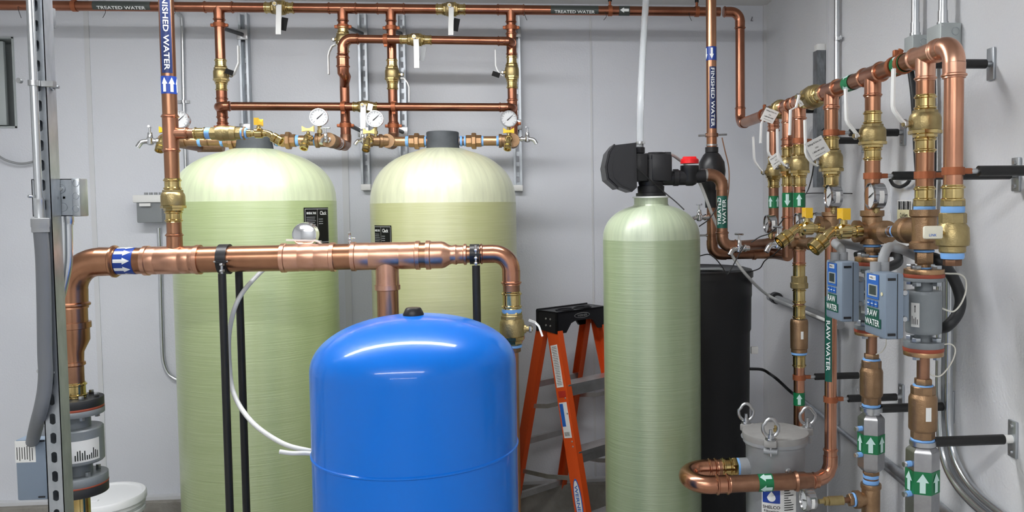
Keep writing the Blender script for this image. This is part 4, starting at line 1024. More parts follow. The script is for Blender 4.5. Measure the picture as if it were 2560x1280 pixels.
drain('brass drain cock hidden left behind the finished water riser', PY(412, 350, T1Y-.02)+V((.03, 0, 0)), V((-.2, -1, 0)), V((0, -.5, -.8)), 1.0, Z1, None, 'yellow_plastic', X1)
# ------------------------------------------------------------------ right wall: raw and treated water header with risers
RHR = .0235
HX = lambda px: V((XM, PX(px, 207-(px-2128)*.40, XM).y, hz2))
YR = {'r1': PX(1934, 450, XM).y, 'r2': PX(1969, 450, XM).y, 'r3': PX(1998, 450, XM).y, 'r4': PX(2078, 400, XM).y, 'r5': PX(2181, 400, XM).y, 'r6': PX(2312, 400, XM).y, 'r7': PX(2384, 300, XM).y}
def rr(k, py): return V((XM, YR[k], zat(py, XM, YR[k])))
t = thing('copper_header', HX(2180)-V((0, 0, .03)), 'copper header with green arrows running along the right wall', 'pipe')
pipe_between(MB(), V((XM, YR['r7']+.05, hz2)), V((XM, hY-.05, hz2)), RHR*.97).build('pipe', 'copper_pipe', t)
MB().elbow(V((XM, YR['r7'], hz2)), Y1, -Z1, RHR*1.0, .044, .034, 24).build('elbow', 'copper_bright', t)
RRS = .0222
for k, br in (('r6', RRS), ('r5', RRS*.98), ('r4', RRS), ('r3', RRS), ('r2', RRS*.9), ('r1', RRS*.9)):
    MB().tee((XM, YR[k], hz2), Y1, -Z1, RHR, br, .058 if k not in ('r3', 'r2', 'r1') else .04, .064).build('tee', 'copper_bright' if k == 'r6' else 'copper', t)
for px, dr in ((2254, 1), (2127, 1)):
    p = HX(px); ref = tocam(p, Y1); band(t, p, Y1, RHR, -.024, .024, 'vinyl_green', [(-.012, .026, dr), (.03, .026, dr), (-.055, .026, dr)], 'arrow_pale')
lp = V((XM, (YR['r1']+hY)/2-.05, hz2))
lb = band(t, lp, Y1, RH, -.14, .14, 'pvc_grey')
# valves on the header (seen end-on)
def yvalve(label, y0, y1, lever=None, sd=None, bul=1.55):
    return valve(label, (XM, y0, hz2), (XM, y1, hz2), RHR, sd, .02, lever, V((0, 1, 0)), bulb=bul)
vA = yvalve('brass ball valve on the right header between the third and fourth risers', PX(2062, 232, XM).y, PX(2008, 250, XM).y, [PY(1998, 238, 2.62), PY(1990, 268, 2.60), PY(1976, 275, 2.60), PY(1974, 338, 2.60)], -X1, 1.7)
vB = yvalve('brass ball valve on the right header where it meets the grey label', YR['r2']+.042, YR['r1']-.042, [PY(1925, 285, 3.02), PY(1908, 300, 3.0), PY(1903, 310, 3.0), PY(1901, 358, 3.0)], -X1)
# ---- generic vertical stack
def stack(parent, k, rows):
    for (kind, y0, y1, r, m) in rows:
        a, b = rr(k, y0), rr(k, y1)
        if kind == 'pipe': MB().cyl(a, b, r).build('pipe', m, parent)
        elif kind == 'press': MB().press(a, b, r).build('press_end', m, parent)
        elif kind == 'press1': MB().press(a, b, r, True, False).build('press_end', m, parent)
        elif kind == 'hex': MB().hexnut(a, b, r, ref=V((1, .3, 0)), n=6).build('hex_fitting', m, parent)
        elif kind == 'oct': MB().hexnut(a, b, r, ref=V((1, .3, 0)), n=8).build('hex_fitting', m, parent)
        elif kind == 'tape': tape(parent, a, b, r)
        elif kind == 'cyl': MB().lathe(a, b-a, [(0, r*.97), (.002, r), ((b-a).length-.002, r), ((b-a).length, r*.97)], 28).build('fitting', m, parent)
def hnd(pts, Y): return [PY(a, b, Y) for a, b in pts]
def green_band(g, k, yc, half, r, arrows, col='vinyl_green'):
    p = rr(k, yc); L = (rr(k, yc-half)-p).length; band(g, p, Z1, r, -L, L, col, arrows, 'arrow_pale')
def wall_arm(label, k, py, r, plate=True, loop=True, x_end=None):
    """copper clamp on a riser with a black arm running to a plate on the right wall"""
    p = rr(k, py); g = thing('pipe_clamp', p, label, 'clamp'); m = MB(); clampring(m, p, Z1, r, .018, .0035); m.build('clamp_ring', 'clamp_copper', g)
    MB().box(p+V((r+.012, 0, 0)), .024, .012, .014, None, .003).build('clamp_lug', 'clamp_copper', g)
    MB().cyl(p+V((r+.02, 0, 0)), p+V((r+.045, 0, 0)), .006, 10).build('coupling', 'steel', g)
    xe = XW-.022
    MB().cyl(p+V((r+.04, 0, 0)), V((xe, p.y, p.z)), .0125, 16).build('arm', 'black_pipe', g)
    MB().cyl(V((xe-.004, p.y, p.z)), V((XW-.006, p.y, p.z)), .009, 10).build('coupling', 'steel', g)
    MB().box((XW-.004, p.y, p.z), .008, .032, .085, None, .002).build('wall_plate', 'galvanized', g)
    for s in (-1, 1): MB().lathe((XW-.008, p.y, p.z+s*.03), -X1, [(0, .006), (.005, .005)], 8).build('screw', 'steel', g)
    return g
# ---- risers: copper pieces
r = RRS
g7 = thing('copper_riser', rr('r7', 560), 'copper downpipe at the elbow end of the right header', 'pipe')
stack(g7, 'r7', [('pipe', 175, 475, r*.98, 'copper'), ('press', 462, 506, r*1.0, 'brass'), ('oct', 500, 517, r*1.22, 'brass_cast'), ('tape', 516, 533, r*1.17, '')])
v7 = thing('ball_valve', rr('r7', 640), 'stout brass valve with cream lever and blue sealant at the header end', 'valve')
stack(v7, 'r7', [('oct', 532, 560, r*1.38, 'brass_cast'), ('tape', 630, 647, r*1.17, ''), ('hex', 645, 664, r*.95, 'bronze_dark')])
a, b = rr('r7', 552), rr('r7', 632); L = (a-b).length
MB().lathe(b, Z1, [(0, r*1.2), (.003, r*1.34), (L*.2, r*1.34), (L*.24, r*1.66), (L*.4, r*1.7), (L*.78, r*1.64), (L*.92, r*1.3), (L, r*1.25)], 28).build('body', 'brass_cast', v7)
q = PY(2332, 581, YR['r7']-.045)
hd = MB().box(q, .046, .012, .030, None, .005).build('handle', 'cream_plastic', v7)
m = MB(); flat_text(m, 'LINK', q+V((-.003, -.0064, -.006)), X1, Z1, .018, .006); m.build('lettering', 'display_blue', hd)
MB().cyl(q+V((-.012, 0, 0)), rr('r7', 583)+V((-.01, 0, 0)), .006, 10).build('stem', 'brass', v7)
g6 = thing('copper_riser', rr('r6', 520), 'copper riser with brass valve next to the header elbow', 'pipe')
stack(g6, 'r6', [('pipe', 185, 240, r, 'copper_pipe'), ('pipe', 378, 480, r, 'copper_pipe'), ('press', 466, 505, r, 'brass'), ('oct', 498, 517, r*1.2, 'brass_cast'), ('tape', 516, 528, r*1.16, '')])
valve('brass ball valve with raised white lever on the riser next to the header elbow', rr('r6', 237), rr('r6', 382), r, -X1, .016, hnd([(2266, 312), (2252, 300), (2236, 278), (2232, 265), (2234, 172)], YR['r6']), Y1, bulb=1.72)
g5 = thing('copper_riser', rr('r5', 520), 'copper riser with brass valve above the left meter head', 'pipe')
stack(g5, 'r5', [('pipe', 218, 290, r*.98, 'copper_pipe'), ('pipe', 396, 528, r*.98, 'copper_pipe'), ('tape', 520, 530, r*.9, '')])
valve('brass ball valve with raised white lever on the second riser from the header elbow', rr('r5', 278), rr('r5', 402), r*.98, -X1, .016, hnd([(2146, 342), (2136, 328), (2120, 308), (2116, 298), (2114, 222)], YR['r5']), Y1, bulb=1.72)
g4 = thing('copper_riser', rr('r4', 1150), 'long copper downpipe with green raw water label', 'pipe')
stack(g4, 'r4', [('pipe', 255, 350, r, 'copper_pipe'), ('pipe', 468, 545, r*.9, 'copper_pipe'), ('press1', 262, 272, r, 'copper'), ('pipe', 575, 1172, r*.88, 'copper')])
v4 = valve('brass ball valve with card tag on the third riser from the header elbow', rr('r4', 342), rr('r4', 470), r, -X1, .014, hnd([(2044, 415), (2030, 408), (2018, 392), (2014, 380), (2012, 300)], YR['r4']), Y1, bulb=1.68)
g3 = thing('copper_riser', rr('r3', 1050), 'copper riser with green up arrows and a bronze check valve below', 'pipe')
stack(g3, 'r3', [('pipe', 262, 368, r, 'copper'), ('pipe', 462, 590, r*.95, 'copper'), ('press', 622, 662, r*.92, 'copper'), ('press', 660, 696, r*.92, 'brass'), ('oct', 690, 708, r*1.3, 'brass_cast'), ('oct', 706, 721, r*1.45, 'brass_cast'), ('press', 722, 758, r*.92, 'brass'), ('pipe', 754, 765, r*.85, 'copper_dull'), ('press', 762, 796, r*.92, 'brass'), ('press', 884, 917, r*.95, 'brass'), ('pipe', 915, 1250, r*.9, 'copper')])
valve('brass ball valve on the fourth riser from the header elbow', rr('r3', 362), rr('r3', 467), r, -X1, .012, hnd([(1972, 420), (1960, 412), (1948, 398), (1944, 385), (1943, 322)], YR['r3']), Y1, bulb=1.6)
g2r = thing('copper_riser', rr('r2', 640), 'copper riser with green down arrow squeezed between two others', 'pipe')
stack(g2r, 'r2', [('pipe', 262, 372, r*.93, 'copper'), ('press', 345, 368, r*.93, 'copper'), ('pipe', 462, 625, r*.9, 'copper'), ('press', 540, 585, r*.9, 'copper')])
valve('brass ball valve on the narrow riser second from the corner', rr('r2', 368), rr('r2', 466), r*.9, -X1, .012, hnd([(1950, 412), (1938, 400), (1924, 388), (1920, 378), (1920, 330)], YR['r2']), Y1, bulb=1.5)
g1r = thing('copper_riser', rr('r1', 640), 'copper riser with green up arrows closest to the corner', 'pipe')
stack(g1r, 'r1', [('pipe', 285, 398, r*.92, 'copper'), ('press', 304, 330, r*.92, 'copper'), ('pipe', 466, 612, r*.9, 'copper_dull')])
valve('brass ball valve with white lever on the riser closest to the corner', rr('r1', 392), rr('r1', 470), r*.92, -X1, .014, hnd([(1908, 430), (1898, 420), (1888, 405), (1885, 395), (1883, 342)], YR['r1']), Y1, bulb=1.5)
green_band(g3, 'r3', 500, 18, r*.95, [(0, .022, 1), (-.04, .022, 1), (.04, .022, 1)]); green_band(g2r, 'r2', 500, 18, r*.9, [(-.001, .024, -1), (-.04, .022, -1)]); green_band(g1r, 'r1', 505, 15, r*.9, [(-.014, .02, 1), (.018, .02, 1)])
green_band(g3, 'r3', 996, 16, r*.9, [(.001, .022, 1), (-.035, .022, 1), (.036, .022, 1)])
# raw water label on the long downpipe
p = rr('r4', 870); ref = tocam(p, Z1); R4 = r*.88; s0 = rr('r4', 952).z-p.z; s1 = rr('r4', 740).z-p.z
u, wv = perp(Z1, ref); sg = 1 if wv.dot(rgt) > 0 else -1
lb = cyl_patch(MB(), p, Z1, ref, R4+.0006, s0, s1, -.022*sg, .004*sg, 10).build('label_band', 'vinyl_teal', g4)
m = MB(); cyl_text(m, 'RAW WATER', p, Z1, ref, R4+.0014, rr('r4', 800).z-rr('r4', 925).z, .014, (rr('r4', 800).z+rr('r4', 925).z)/2-p.z, -.009*sg, -1, sg); m.build('lettering', 'print_white', lb)
# clamps and arms
wall_arm('copper clamp with thick black arm on the downpipe at the header elbow', 'r7', 428, r*.98)
wall_arm('copper clamp with black arm on the riser next to the header elbow', 'r6', 438, r)
wall_arm('copper clamp with black arm above the gauge with the white sticker', 'r5', 440, r*.98)
wall_arm('copper clamp with black arm above the tagged valve', 'r4', 332, r)
wall_arm('copper clamp with black arm above the middle gauge of the right wall', 'r3', 352, r)
wall_arm('copper clamp with black arm low on the raw water downpipe', 'r4', 998, r*.88)
wall_arm('copper clamp with black arm below the slim bronze check valve', 'r3', 943, r*.9)
# header saddle clamps
for k, px, lab in (('x', 2238, 'copper saddle clamp with stub rod on top of the right header'), ('y', 1911, 'steel hanger with threaded rod beside the end of the right header')):
    p = HX(px); g = thing('pipe_clamp', p, lab, 'clamp'); m = MB(); clampring(m, p, Y1, RHR, .016, .004); m.build('clamp_ring', 'clamp_copper', g)
    MB().box(p+V((.0, 0, RHR+.010)), .012, .014, .02, None, .003).build('clamp_lug', 'clamp_copper', g)
    if k == 'y':
        MB().cyl(p+V((RHR, 0, .02)), V((XW-.006, p.y, p.z+.02)), .0125, 14).build('arm', 'black_pipe', g)
        MB().box((XW-.004, p.y, p.z+.02), .008, .032, .085, None, .002).build('wall_plate', 'galvanized', g)
    else: MB().cyl(p+V((.004, 0, RHR)), p+V((.016, .0, RHR+.02)), .008, 10).build('stub_rod', 'clamp_copper', g)
p = PX(2478, 160, XW-.004); g = thing('pipe_clamp', p, 'steel wall plate with black arm behind the header elbow', 'clamp')
MB().box((XW-.004, p.y, p.z), .008, .032, .085, None, .002).build('wall_plate', 'galvanized', g); MB().cyl((XM+.02, p.y, p.z), (XW-.02, p.y, p.z), .0125, 16).build('arm', 'black_pipe', g); MB().cyl((XW-.024, p.y, p.z), (XW-.006, p.y, p.z), .008, 10).build('coupling', 'steel', g)
m = MB(); clampring(m, V((XM, p.y, p.z)), Y1, RHR, .016, .004); m.build('clamp_ring', 'clamp_copper', g)

# ---- bronze crosses under the risers
RB2 = .019
def cross(label, k, y0, y1, half, yl, left=None, right=None):
    g = thing('bronze_tee', rr(k, y1), label, 'pipe fitting'); a, b = rr(k, y0), rr(k, y1); L = (a-b).length; R = half*YR[k]/2000
    MB().lathe(b, Z1, [(0, R*.8), (0, R*1.0), (L*.16, R*1.0), (L*.2, R*.84), (L*.8, R*.84), (L*.84, R*1.0), (L, R*1.0), (L, R*.8)], 28).build('run', 'bronze', g)
    c = rr(k, yl)
    for d, n in ((left, 'branch'), (right, 'branch')):
        if d: MB().lathe(c, d[0], [(0, R*.8), (d[1]*.7, R*.8), (d[1]*.74, R*.96), (d[1], R*.96), (d[1], R*.7)], 26).build('branch', 'bronze', g)
    return g, c, R
X6, c6, R6 = cross('large bronze tee below the riser next to the header elbow', 'r6', 524, 622, 37, 578, (V((-.05, 1, 0)), .095), None)
X5, c5, R5 = cross('bronze tee carrying the gauge with the white sticker', 'r5', 526, 610, 30, 578, (-X1, .052), (V((.05, -1, 0)), .085))
X4, c4, R4c = cross('bronze tee behind the gauge on the raw water downpipe', 'r4', 530, 590, 24, 562, (-X1, .046), None)
X3, c3, R3 = cross('small bronze tee on the riser with the check valve', 'r3', 588, 628, 17, 606, (-X1, .036), (V((.05, -1, 0)), .12))
# link between the two large tees
g = thing('bronze_link', c5-V((0, 0, .02)), 'bronze nipple link with blue sealant joining the two large tees', 'pipe fitting')
pa, pb = c5+V((0, -.078, 0)), c6+V((0, .092, 0)); dl = (pb-pa)
MB().cyl(pa, pb, RB2*.7).build('nipple', 'bronze_dark', g)
for f0, f1, rr_, mm in ((.04, .30, RB2*.85, 'chrome'), (.62, .90, RB2*1.12, 'bronze')): MB().lathe(pa+dl*f0, dl, [(0, rr_*.9), (.002, rr_), (dl.length*(f1-f0), rr_), (dl.length*(f1-f0)+.001, rr_*.8)], 20).build('bushing', mm, g)
tape(g, pa+dl*.5, pa+dl*.62, RB2*.9); tape(g, pa+dl*.9, pa+dl*1.0, RB2*1.1)
# ---- meters
def mag_meter(label, k, rows, Rf, Rb):
    X, Y = XM, YR[k]; z = lambda y: zat(y, X, Y); (n0, f0, f1, f2, f3, b0, b1, h0, h1, h2, h3, n1) = rows
    g = thing('flow_meter', (X, Y, z(n1)), label, 'flow meter')
    s = Y/2000; Rf *= s; Rb *= s
    MB().cyl((X, Y, z(f0)), (X, Y, z(n0)), r*.72).build('nipple', 'bronze', g); MB().hexnut((X, Y, z(f0-12)), (X, Y, z(n0+6)), r*1.0, ref=V((1, .3, 0))).build('hex_fitting', 'bronze', g)
    tape(g, (X, Y, z(f0)), (X, Y, z(f0-4)), r*.8); tape(g, (X, Y, z(n0+6)), (X, Y, z(n0)), r*1.1)
    disc(g, 'companion_flange', X, Y, z(f1), z(f0), Rf, 'bronze_light'); disc(g, 'gasket', X, Y, z(f2), z(f1), Rf*1.02, 'gasket_red'); disc(g, 'flange', X, Y, z(f3), z(f2), Rf, 'grey_paint')
    bolts(g, X, Y, z(f0), z(f0)+.010, Rf*.72, 4, .6, 'galvanized', .0115); bolts(g, X, Y, z(f3)-.011, z(f3), Rf*.72, 4, .6, 'galvanized', .0115)
    MB().cyl((X, Y, z(b0)-.01), (X, Y, z(f3)+.002), Rf*.45).build('neck', 'grey_paint', g)
    L = z(b0)-z(b1)
    MB().lathe((X, Y, z(b1)), Z1, [(0, Rb*.93), (.004, Rb*.99), (.01, Rb), (L-.01, Rb), (L-.004, Rb*.99), (L, Rb*.93)], 12, True, .2, V((-.5, -1, 0))).build('body', 'grey_paint', g)
    MB().cyl((X, Y, z(h0)-.002), (X, Y, z(b1)+.01), Rf*.45).build('neck', 'grey_paint', g)
    disc(g, 'flange', X, Y, z(h1), z(h0), Rf, 'grey_paint'); disc(g, 'gasket', X, Y, z(h2), z(h1), Rf*1.02, 'gasket_red'); disc(g, 'companion_flange', X, Y, z(h3), z(h2), Rf, 'bronze_light')
    bolts(g, X, Y, z(h0), z(h0)+.011, Rf*.72, 4, .6, 'galvanized', .0115); bolts(g, X, Y, z(h3)-.008, z(h3), Rf*.72, 4, .6, 'galvanized', .0095)
    MB().cyl((X, Y, z(n1)), (X, Y, z(h3)+.002), r*.70).build('nipple', 'copper_dull', g)
    ref = V((-.42, -1, 0)).normalized()
    ref = (tocam((X, Y, 1.2), Z1)+V((-.75, 0, 0))).normalized()
    pl = cyl_patch(MB(), (X, Y, 0), Z1, ref, Rb*1.006, z(b1)+L*.18, z(b1)+L*.74, -.011, .011, 6).build('rating_label', 'paper', g)
    m = MB(); cyl_arrow(m, (X, Y, 0), Z1, ref, Rb*1.016, z(b1)+L*.52, z(b1)+L*.70, .0, .004, .3, .4)
    for i in range(4): cyl_patch(m, (X, Y, 0), Z1, ref, Rb*1.016, z(b1)+L*.24, z(b1)+L*(.36+.1*random.random()), -.008+.0045*i, -.0065+.0045*i, 1)
    m.build('label_print', 'print_black', pl)
    return g
mag_meter('grey flow meter with red gaskets next to the hanging cable loop', 'r6', (624, 672, 684, 693, 702, 726, 832, 852, 867, 876, 887, 948), 50, 46)
mag_meter('grey flow meter half hidden behind the meter heads', 'r5', (611, 642, 654, 663, 672, 698, 798, 812, 822, 829, 836, 888), 43, 38)
def head_box(label, k, xl, xr, yt_l, yt_r, yb_r, xs):
    """transmitter: display face looks along -X, near vertical edge at picture column xr"""
    Y = YR[k]; Yn = Y-.115
    pn = PY(xr, yt_r, Yn); Xf = pn.x; zt = pn.z; zb = PY(xr, yb_r, Yn).z; Yl = PX(xl, yt_l, Xf).y; Xs = PY(xs, yt_r, Yn).x
    g = thing('meter_transmitter', ((Xf+Xs)/2, (Yn+Yl)/2, zb), label, 'transmitter')
    MB().box(((Xf+Xs)/2, (Yn+Yl)/2, (zt+zb)/2), Xs-Xf, Yl-Yn, zt-zb, None, .007).build('housing', 'meter_blue_grey', g)
    H = zt-zb; W = Yl-Yn; ym = (Yn+Yl)/2
    # face frame u along -Y (towards the camera = to the right in the picture), v up
    o = V((Xf-.0008, ym, (zt+zb)/2)); u = -Y1
    def R(mb, u0, u1, v0, v1, th=.0014): mb.box(o+u*(W*((u0+u1)/2-.5))+Z1*(H*((v0+v1)/2-.5))-X1*(th/2), th, abs(u1-u0)*W, (v1-v0)*H)
    pan = MB(); R(pan, .18, .72, .58, .96); pn_ = pan.build('display_panel', 'display_blue', g, smooth=False)
    m = MB(); R(m, .28, .68, .62, .80, .003); m.build('display_frame', 'panel_metal', pn_, smooth=False); m = MB(); R(m, .34, .64, .645, .785, .0038); m.build('screen', 'display_dark', pn_, smooth=False)
    m = MB(); R(m, .30, .60, .87, .94, .002); m.build('well_label', 'paper', pn_, smooth=False)
    for i in range(3):
        m = MB(); R(m, .22+.17*i, .34+.17*i, .46, .55, .002); kb = m.build('button', 'display_blue', g, smooth=False)
        m = MB(); m.box(o+u*(W*(.28+.17*i-.5))+Z1*(H*(.505-.5))-X1*.0028, .001, W*.08, H*.012); m.build('button_mark', 'print_white', kb, smooth=False)
    for st, v in (('RAW', .36), ('WATER', .215)):
        w = .46 if st == 'RAW' else .66; m = MB(); R(m, .46-w/2-.03, .46+w/2+.03, v-.072, v+.072, .0012); lb = m.build('label_plate', 'vinyl_teal', g, smooth=False)
        m = MB(); flat_text(m, st, o+u*(W*(.46-.5))+Z1*(H*(v-.5))-X1*.0025, u, Z1, W*w, H*.10); m.build('lettering', 'print_white', lb, smooth=False)
    m = MB(); flat_text(m, 'WELL 1' if k == 'r6' else 'WELL 2', o+u*(W*(.45-.5))+Z1*(H*(.905-.5))-X1*.003, u, Z1, W*.22, H*.03); m.build('lettering', 'print_black', pn_, smooth=False)
    # cover joint and screws on the side facing the camera
    for zz in (zt-.014, zb+.012): MB().box((Xf+(Xs-Xf)*.32, Yn-.0008, zz), (Xs-Xf)*.4, .002, .006).build('slot_shade', 'black_plastic', g)  # latch slots: their recess shade is drawn as thin black bars
    MB().box((Xf+(Xs-Xf)*.62, Yn-.0006, (zt+zb)/2), .0015, .0016, H*.98).build('joint_shade', 'black_rubber', g)  # black strip stands in for the shade in the cover joint
    MB().box((Xs+.002, (Yn+Yl)/2-.02, (zt+zb)/2), .03, .06, H*.48, None, .004).build('mounting_plate', 'meter_side', g)
    for s in (-1, 1): MB().lathe((Xs+.004, (Yn+Yl)/2-.05, (zt+zb)/2+s*H*.2), -Y1, [(0, .008), (.004, .006)], 12).build('screw', 'steel', g)
    for dx, mt in ((.25, 'pvc_grey'), (.7, 'pvc_grey')): MB().cyl((Xf+(Xs-Xf)*dx, ym+.02, zt-.003), (Xf+(Xs-Xf)*dx, ym+.02, zt+.022), .013, 14).build('cable_gland', mt, g)
    MB().cyl(((Xs+XM)/2, Y, (zt+zb)/2), (Xs-.01, Y-.02, (zt+zb)/2), .02, 16).build('neck', 'grey_paint', g)
    if k == 'r6': MB().lathe(o+u*(W*.36)+Z1*(H*.18), -X1, [(0, .0045), (.0012, .0045)], 14).build('dot_sticker', 'sticky_yellow', g)
    MB().lathe((Xf+.03, Yl-.004, (zt+zb)/2), Y1, [(0, .012), (.012, .012), (.013, .008), (.03, .008)], 8).build('side_gland', 'brass_cast', g)
    return g, V((Xf, ym, zt)), Xs
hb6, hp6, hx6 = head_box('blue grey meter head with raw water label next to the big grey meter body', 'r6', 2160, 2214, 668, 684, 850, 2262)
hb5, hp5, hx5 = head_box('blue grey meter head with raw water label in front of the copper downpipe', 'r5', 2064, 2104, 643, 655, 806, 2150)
# ---- below the meters
def check(label, k, rows, half, sticker=False):
    (h0, b0, b1, h1) = rows; g = thing('check_valve', rr(k, h1), label, 'valve'); R = half*YR[k]/2000
    stack(g, k, [('oct', h0, b0+4, R*.86, 'bronze'), ('oct', b1-4, h1, R*.84, 'bronze')])
    a, b = rr(k, b0), rr(k, b1); L = (a-b).length
    MB().lathe(b, Z1, [(0, R*.85), (.005, R*.97), (.008, R), (L-.012, R), (L-.008, R*.97), (L, R*.85)], 32).build('body', 'bronze', g)
    if sticker:
        ref = tocam(rr(k, 1000), Z1); u, wv = perp(Z1, ref); sg = 1 if wv.dot(rgt) > 0 else -1
        p = rr(k, (b0+b1)/2); cyl_patch(MB(), p, Z1, ref, R+.001, -.015, .020, .007*sg, .021*sg, 6).build('sticker', 'paper', g)
    return g
C6 = check('large bronze check valve with oval sticker above the big steel hexagon', 'r6', (964, 984, 1077, 1096), 36, True)
stack(C6, 'r6', [('hex', 946, 962, r*.98, 'bronze'), ('tape', 961, 967, r*1.1, ''), ('tape', 1095, 1101, r*1.28, '')])
C5 = check('bronze check valve above the smaller steel hexagon', 'r5', (900, 918, 992, 1010), 29)
stack(C5, 'r5', [('hex', 884, 897, r*.98, 'bronze'), ('tape', 896, 902, r*1.1, ''), ('tape', 1009, 1016, r*1.16, '')])
C3 = thing('check_valve', rr('r3', 880), 'slim bronze check valve on the riser in front of the corner', 'valve')
a, b = rr('r3', 798), rr('r3', 880); L = (a-b).length; R = 23*YR['r3']/2000
MB().lathe(b, Z1, [(0, R*.9), (L*.10, R*.9), (L*.12, R*.97), (L*.9, R), (L*.96, R*.97), (L, R*.9)], 28).build('body', 'bronze', C3); tape(C3, rr('r3', 886), rr('r3', 880), R*.86)
cyl_patch(MB(), rr('r3', 835), Z1, tocam(rr('r3', 835), Z1), R+.001, -.014, .014, .006, .016, 4).build('sticker', 'paper', C3)
def steelhex(label, k, y0, y1, half, yb0, yb1, ytaps, clampy):
    g = thing('static_mixer', rr(k, y1), label, 'pipe fitting'); R = half*YR[k]/2000*1.05; a, b = rr(k, y0), rr(k, y1); L = (a-b).length
    ref = (V((-.35, -1, 0))).normalized()
    MB().lathe(b, Z1, [(0, R*.72), (.010, R*.97), (.014, R), (L-.014, R), (L-.010, R*.97), (L, R*.72)], 6, True, PI/6-.12, ref).build('body', 'steel_hex', g)
    # green band follows the hexagon
    za, zb = rr(k, yb0).z, rr(k, yb1).z
    bd = MB().lathe((XM, YR[k], zb), Z1, [(0, R+.0008), (za-zb, R+.0008)], 6, False, PI/6-.12, ref).build('arrow_band', 'vinyl_green', g, smooth=False)
    m = MB(); u, wv = perp(Z1, ref); H = za-zb
    for i in range(6):
        an = PI/6-.12+PI/6+i*PI/3; nrm = u*math.cos(an)+wv*math.sin(an); tdir = Z1.cross(nrm)
        o = V((XM, YR[k], zb))+nrm*(R*math.cos(PI/6)+.0022); w = R*.36; sh = R*.17
        m.add([o+tdir*x+Z1*y for x, y in ((-sh, H*.08), (sh, H*.08), (sh, H*.55), (w, H*.55), (0, H*.93), (-w, H*.55), (-sh, H*.55))], [(0, 1, 2, 6), (5, 3, 4)])
    m.build('arrow', 'arrow_pale', bd, smooth=False)
    for y in ytaps:
        q = rr(k, y)+V((-R*.86, -.008, 0)); MB().cyl(q, q+V((-.014, -.003, 0)), .0075, 12).build('port_seal', 'thread_tape', g); MB().hexnut(q+V((-.013, -.003, 0)), q+V((-.022, -.005, 0)), .007).build('port_plug', 'steel', g)
    p = rr(k, clampy); m = MB(); clampring(m, p, Z1, r*1.22, .012, .005); m.build('clamp_ring', 'steel', g)
    return g, p
h6, p6 = steelhex('big steel hexagon fitting with green up arrows below the check valve', 'r6', 1113, 1330, 40, 1170, 1226, (1155, 1229), 1106)
h5, p5 = steelhex('smaller steel hexagon fitting with green up arrows', 'r5', 1034, 1176, 32, 1082, 1128, (1068, 1133), 1022)
stack(h6, 'r6', [('pipe', 1330, 1420, r, 'bronze'), ('pipe', 1090, 1120, r*1.15, 'steel')]); stack(h5, 'r5', [('hex', 1174, 1186, r*1.1, 'bronze'), ('pipe', 1012, 1040, r*1.1, 'steel')])
for p, lab in ((p6, 'black arm with white sleeve from the big steel hexagon to the wall'), (p5, 'black arm from the smaller steel hexagon to the wall')):
    g = thing('pipe_bracket', p+V((.1, 0, 0)), lab, 'bracket')
    MB().cyl(p+V((r*1.3, 0, 0)), V((XW-.03, p.y, p.z)), .0130, 16).build('arm', 'black_pipe', g); MB().cyl(V((XW-.05 if p is p6 else XW-.034, p.y, p.z)), V((XW-.006, p.y, p.z)), .011 if p is p6 else .008, 12).build('coupling', 'white_plastic' if p is p6 else 'steel', g)
    MB().box((XW-.004, p.y, p.z), .008, .034, .095, None, .002).build('wall_plate', 'galvanized', g)
    for s in (-1, 1): MB().lathe((XW-.008, p.y, p.z+s*.034), -X1, [(0, .006), (.005, .005)], 8).build('screw', 'steel', g)
# bottom tee with gauge
g = thing('bronze_tee', rr('r5', 1400), 'bronze tee with side branch below the smaller steel hexagon', 'pipe fitting')
stack(g, 'r5', [('tape', 1186, 1194, r*1.0, ''), ('cyl', 1194, 1198, r*.98, 'bronze_dark'), ('tape', 1198, 1208, r*1.02, ''), ('cyl', 1208, 1220, r*1.32, 'bronze'), ('cyl', 1218, 1330, r*1.18, 'bronze'), ('pipe', 1330, 1480, r*.9, 'bronze')])
cb = rr('r5', 1247); dv = V((-1, -.02, .0)).normalized()
MB().lathe(cb, dv, [(0, .019), (.034, .021), (.036, .026), (.05, .026), (.05, .018)], 24).build('branch', 'bronze', g)
tape(g, cb+dv*.05, cb+dv*.056, .020); MB().hexnut(cb+dv*.055, cb+dv*.068, .019).build('bushing', 'bronze', g)
MB().cyl(cb+dv*.066, cb+dv*.085, .0085, 14).build('nipple', 'bronze_dark', g)
MB().lathe(cb+dv*.083, dv, [(0, .010), (.002, .0135), (.046, .0135), (.048, .010), (.05, .0125), (.058, .0125), (.06, .007), (.075, .007)], 18).build('coupling', 'brass_cast', g)
gc = PY(2012, 1250, YR['r5']-.02)
gauge('round steel gauge with white sticker beside the filter housing', gc, V((-1, -.05, 0)), .030, None, .0, .3, None, False, (V((0, -1, .3)).normalized(),))
